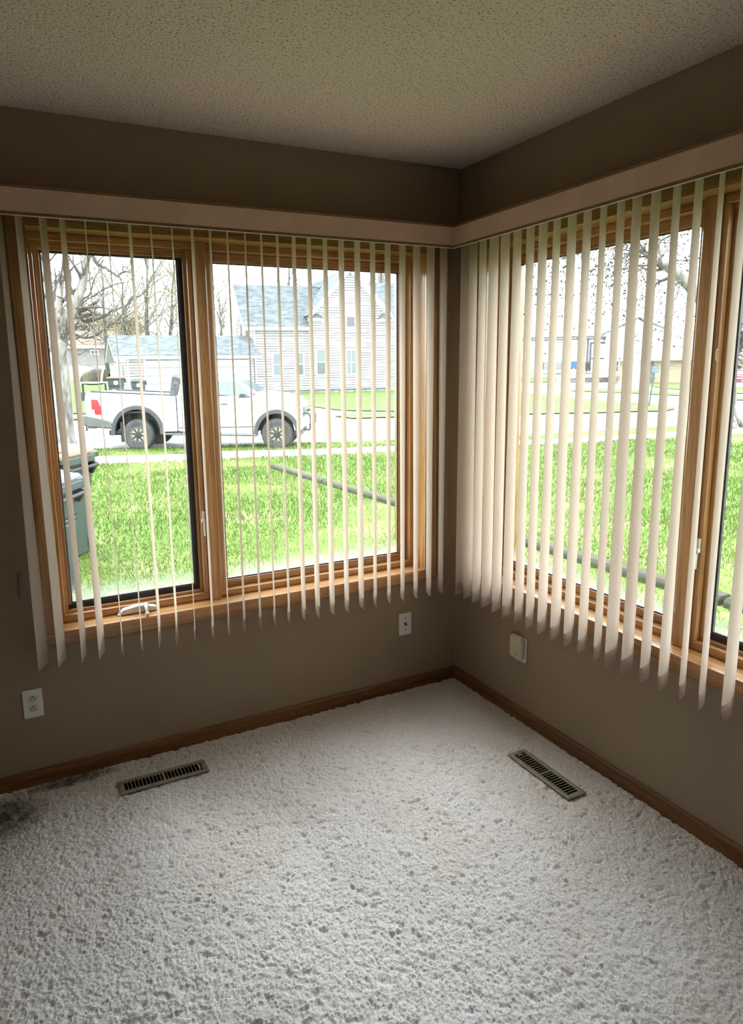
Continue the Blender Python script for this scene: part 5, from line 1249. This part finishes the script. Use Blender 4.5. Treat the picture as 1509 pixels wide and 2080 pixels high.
limb(br, tips, [(1345, 538), (1340, 515), (1337, 493), (1348, 486), (1358, 480), (1375, 470), (1395, 462)], D0-.9, .05, .02, .6, 14, 1.1, -.02, local=g, depth=2)
limb(br, tips, [(1360, 546), (1366, 535), (1373, 529), (1385, 528), (1397, 529), (1420, 524)], D0-.8, .04, .02, .8, 12, 1.1, -.05, local=g, depth=2)
limb(br, tips, [(1336, 534), (1318, 536), (1300, 545), (1282, 560), (1265, 580)], D0-1, .05, .01, -.8, 20, 1.2, -.12, local=g, depth=2)
limb(br, tips, [(1300, 505), (1280, 512), (1262, 530), (1240, 545), (1215, 560)], D0-1.3, .04, .008, -.8, 20, 1.2, -.10, local=g, depth=2)
limb(br, tips, [(1290, 495), (1265, 478), (1235, 470), (1200, 478), (1170, 500)], D0-1.4, .04, .008, -1.6, 22, 1.3, -.10, local=g, depth=2)
limb(br, tips, [(1200, 478), (1180, 500), (1150, 520), (1120, 550), (1090, 580)], D0-2.5, .03, .006, -1, 24, 1.3, -.10, local=g, depth=2)
limb(br, tips, [(1170, 480), (1130, 480), (1090, 500), (1050, 530)], D0-2.8, .03, .006, -1, 20, 1.3, -.10, local=g, depth=2)
limb(br, tips, [(1382, 564), (1378, 590), (1370, 610), (1352, 625)], D0-.7, .03, .006, -.5, 14, 1.2, -.18, local=g, depth=2)
limb(trunk, tips, [(1474, 745), (1484, 728), (1492, 700), (1499, 670), (1506, 630), (1512, 590)], D0, .16, .08, .6, 26, 1.2, .1, local=g, depth=2)
limb(br, tips, [(1488, 735), (1497, 722), (1508, 700), (1520, 690)], D0+.2, .05, .03, .6, 10, .8, .1, local=g, depth=2)
# flared roots and suckers at the foot
for k in range(26):
    a = random.uniform(0, 2*PI); r = random.uniform(.3, .7); q = Vector((r*math.cos(a), r*math.sin(a), 0))
    grow(TW, [], q*.6, Vector((math.cos(a)*.6, math.sin(a)*.6, 1)), random.uniform(.4, .8), .012, 1, .3, .0, 4, (1, 2), 3)
for k in range(6):
    a = 2*PI*k/6; trunk.tube([(0, 0, .5), (.35*math.cos(a), .35*math.sin(a), .15), (.75*math.cos(a), .75*math.sin(a), -.03)], [.16, .13, .05], 8)
trunk.build('trunk', M['bark'], E_, smooth=True); br.build('branches', M['bark'], E_, smooth=True); TW.build('twigs', M['twig'], E_, fix=False)['kind'] = 'stuff'
buds('buds', random.sample(tips, min(len(tips), 3600)), .047, M['bud_grey'], E_, 1, .28)

def wood_tree(px, py, D, h, w, seed, label, twig='twig_pale', bud='bud_yellow', nb=700, lean=0, size=.13):
    random.seed(seed); q = at(px, py, D); q.z = hgt(q.x, q.y); e = empty('bare_tree', q); tag(e, label, 'tree', 'bare trees')
    t = MB(); tw = MB(); tips = []; r = h*.016
    pts = [Vector((0, 0, -.3))]
    for i in range(1, 7): pts.append(Vector((lean*i/6*h*.3+random.gauss(0, .12), random.gauss(0, .12), h*.75*i/6)))
    t.tube(pts, [r*(1.25-.9*i/6) for i in range(7)], 8)
    for k in range(20):
        i = random.randint(2, 6); a = random.uniform(0, 2*PI); s = Vector((math.cos(a)*w, math.sin(a)*w, h*.35*random.uniform(.4, 1.2)))
        grow(tw, tips, pts[i], s, s.length*random.uniform(.5, 1), r*.45, 2, .25, .06, 5, (2, 4), 4)
    t.build('trunk', M['bark_dark'], e, smooth=True); tw.build('branches', M[twig], e, fix=False)
    if nb: buds('buds', random.choices(tips, k=nb), size, M[bud], e, 1, .35)
far = [(252, 690, 70, 13, 3.0, 'tall thin tree with yellow buds just left of the garage roof', 0), (298, 690, 66, 15, 3.4, 'tree with dark twin-looking trunk and yellow buds above the garage roof', .1),
       (335, 690, 72, 14, 3.2, 'yellow-budded tree above the right half of the garage roof', .3), (365, 690, 68, 12, 3.0, 'leaning yellow-budded tree nearest the window post, beyond the garage', .5),
       (215, 690, 84, 14, 3.4, 'yellow-budded tree rising behind the brown roof of the grey house', 0), (170, 690, 96, 15, 3.6, 'grey twiggy tree behind the left end of the grey house', 0), (110, 690, 80, 15, 3.5, 'grey twiggy tree at the far left behind the boulevard tree trunk', 0)]
for i, (px, py, D, h, w, lab, ln) in enumerate(far):
    wood_tree(px, py, D, h, w, 40+i, lab, 'twig_pale', 'bud_yellow', 800 if px > 200 else 300, ln)
for i, (px, D, h, lab) in enumerate([(450, 95, 13, 'faint distant bare tree left of the white house'), (590, 90, 17, 'faint bare treetop showing above the left roof of the white house'), (775, 92, 18, 'faint bare treetop showing above the right roof of the white house')]):
    wood_tree(px, 700, D, h, 3.0, 70+i, lab, 'twig_pale', 'bud_yellow', 0)
# tan leafy hedge trees beyond the grey house roof
def bush(px, py, D, rad, label, seed):
    random.seed(seed); q = at(px, py, D); gz = hgt(q.x, q.y); e = empty('brown_bush', (q.x, q.y, gz)); tag(e, label, 'bush', 'brown bushes behind the grey house')
    hz = q.z-gz; pts = []
    for k in range(420):
        v = rvec().normalized()*rad*random.uniform(.6, 1); v.z *= .8; pts.append(Vector((v.x, v.y*.7, hz+v.z)))
    b = MB(); b.tube([(0, 0, 0), (.1, 0, hz*.6), (0, 0, hz)], [.2, .15, .05], 6)
    for k in range(14): v = random.choice(pts); b.tube([(0, 0, hz*.5), tuple((v+Vector((0, 0, hz*.5)))/2+Vector((0, 0, .3))), tuple(v)], [.09, .05, .02], 4, cap=False)
    b.build('stems', M['bark_dark'], e); buds('leaves', pts, .30, M['bud_tan'], e, 3, .4)
bush(240, 667, 100, 2.0, 'rounded tan-leaved bush, left of the pair above the garage ridge', 1)
bush(262, 668, 101, 2.0, 'rounded tan-leaved bush, right of the pair above the garage ridge', 2)
bush(190, 668, 104, 3.0, 'orange-brown leafy bush above the grey house roof', 3)

# ------------------------------------------------------------------ light
w = bpy.data.worlds.new('overcast'); scene.world = w; w.use_nodes = True; nt = w.node_tree; nt.nodes.clear()
wo = nd(nt, 'ShaderNodeOutputWorld'); bg = nd(nt, 'ShaderNodeBackground')
tc = nd(nt, 'ShaderNodeTexCoord'); sx = nd(nt, 'ShaderNodeSeparateXYZ'); nt.links.new(tc.outputs['Generated'], sx.inputs[0])
rp = nd(nt, 'ShaderNodeValToRGB'); nt.links.new(sx.outputs[2], rp.inputs[0])
rp.color_ramp.elements[0].position = 0; rp.color_ramp.elements[0].color = (.80, .86, .90, 1)
rp.color_ramp.elements[1].position = .8; rp.color_ramp.elements[1].color = (1.0, 1.02, 1.05, 1)
nt.links.new(rp.outputs[0], bg.inputs[0]); bg.inputs[1].default_value = 7.5; nt.links.new(bg.outputs[0], wo.inputs[0])
sd = bpy.data.lights.new('hazy_sun', 'SUN'); sd.energy = 2.5; sd.angle = math.radians(25); sd.color = (1, .97, .92)
so = link(bpy.data.objects.new('hazy_sun', sd)); so.rotation_euler = (math.radians(38), 0, math.radians(200))
# daylight portals in the two window openings
for nm, loc, rot in (('window_daylight', (-1.0125, .145, 1.333), (PI/2, 0, 0)), ('window_daylight', (.145, -1.0125, 1.333), (PI/2, 0, -PI/2))):
    ld = bpy.data.lights.new(nm, 'AREA'); ld.shape = 'RECTANGLE'; ld.size = 1.62; ld.size_y = 1.45; ld.cycles.is_portal = True
    lo = link(bpy.data.objects.new(nm, ld)); lo.location = loc; lo.rotation_euler = rot

# ------------------------------------------------------------------ render look
scene.view_settings.view_transform = 'Standard'; scene.view_settings.look = 'None'
scene.view_settings.exposure = 0.33; scene.view_settings.gamma = 1.0
scene.view_settings.use_curve_mapping = False
cy = scene.cycles
cy.use_denoising = True; cy.denoiser = 'OPENIMAGEDENOISE'
cy.max_bounces = 10; cy.diffuse_bounces = 6; cy.glossy_bounces = 3; cy.transmission_bounces = 6; cy.transparent_max_bounces = 16
cy.sample_clamp_indirect = 8.0; cy.caustics_reflective = False; cy.caustics_refractive = False
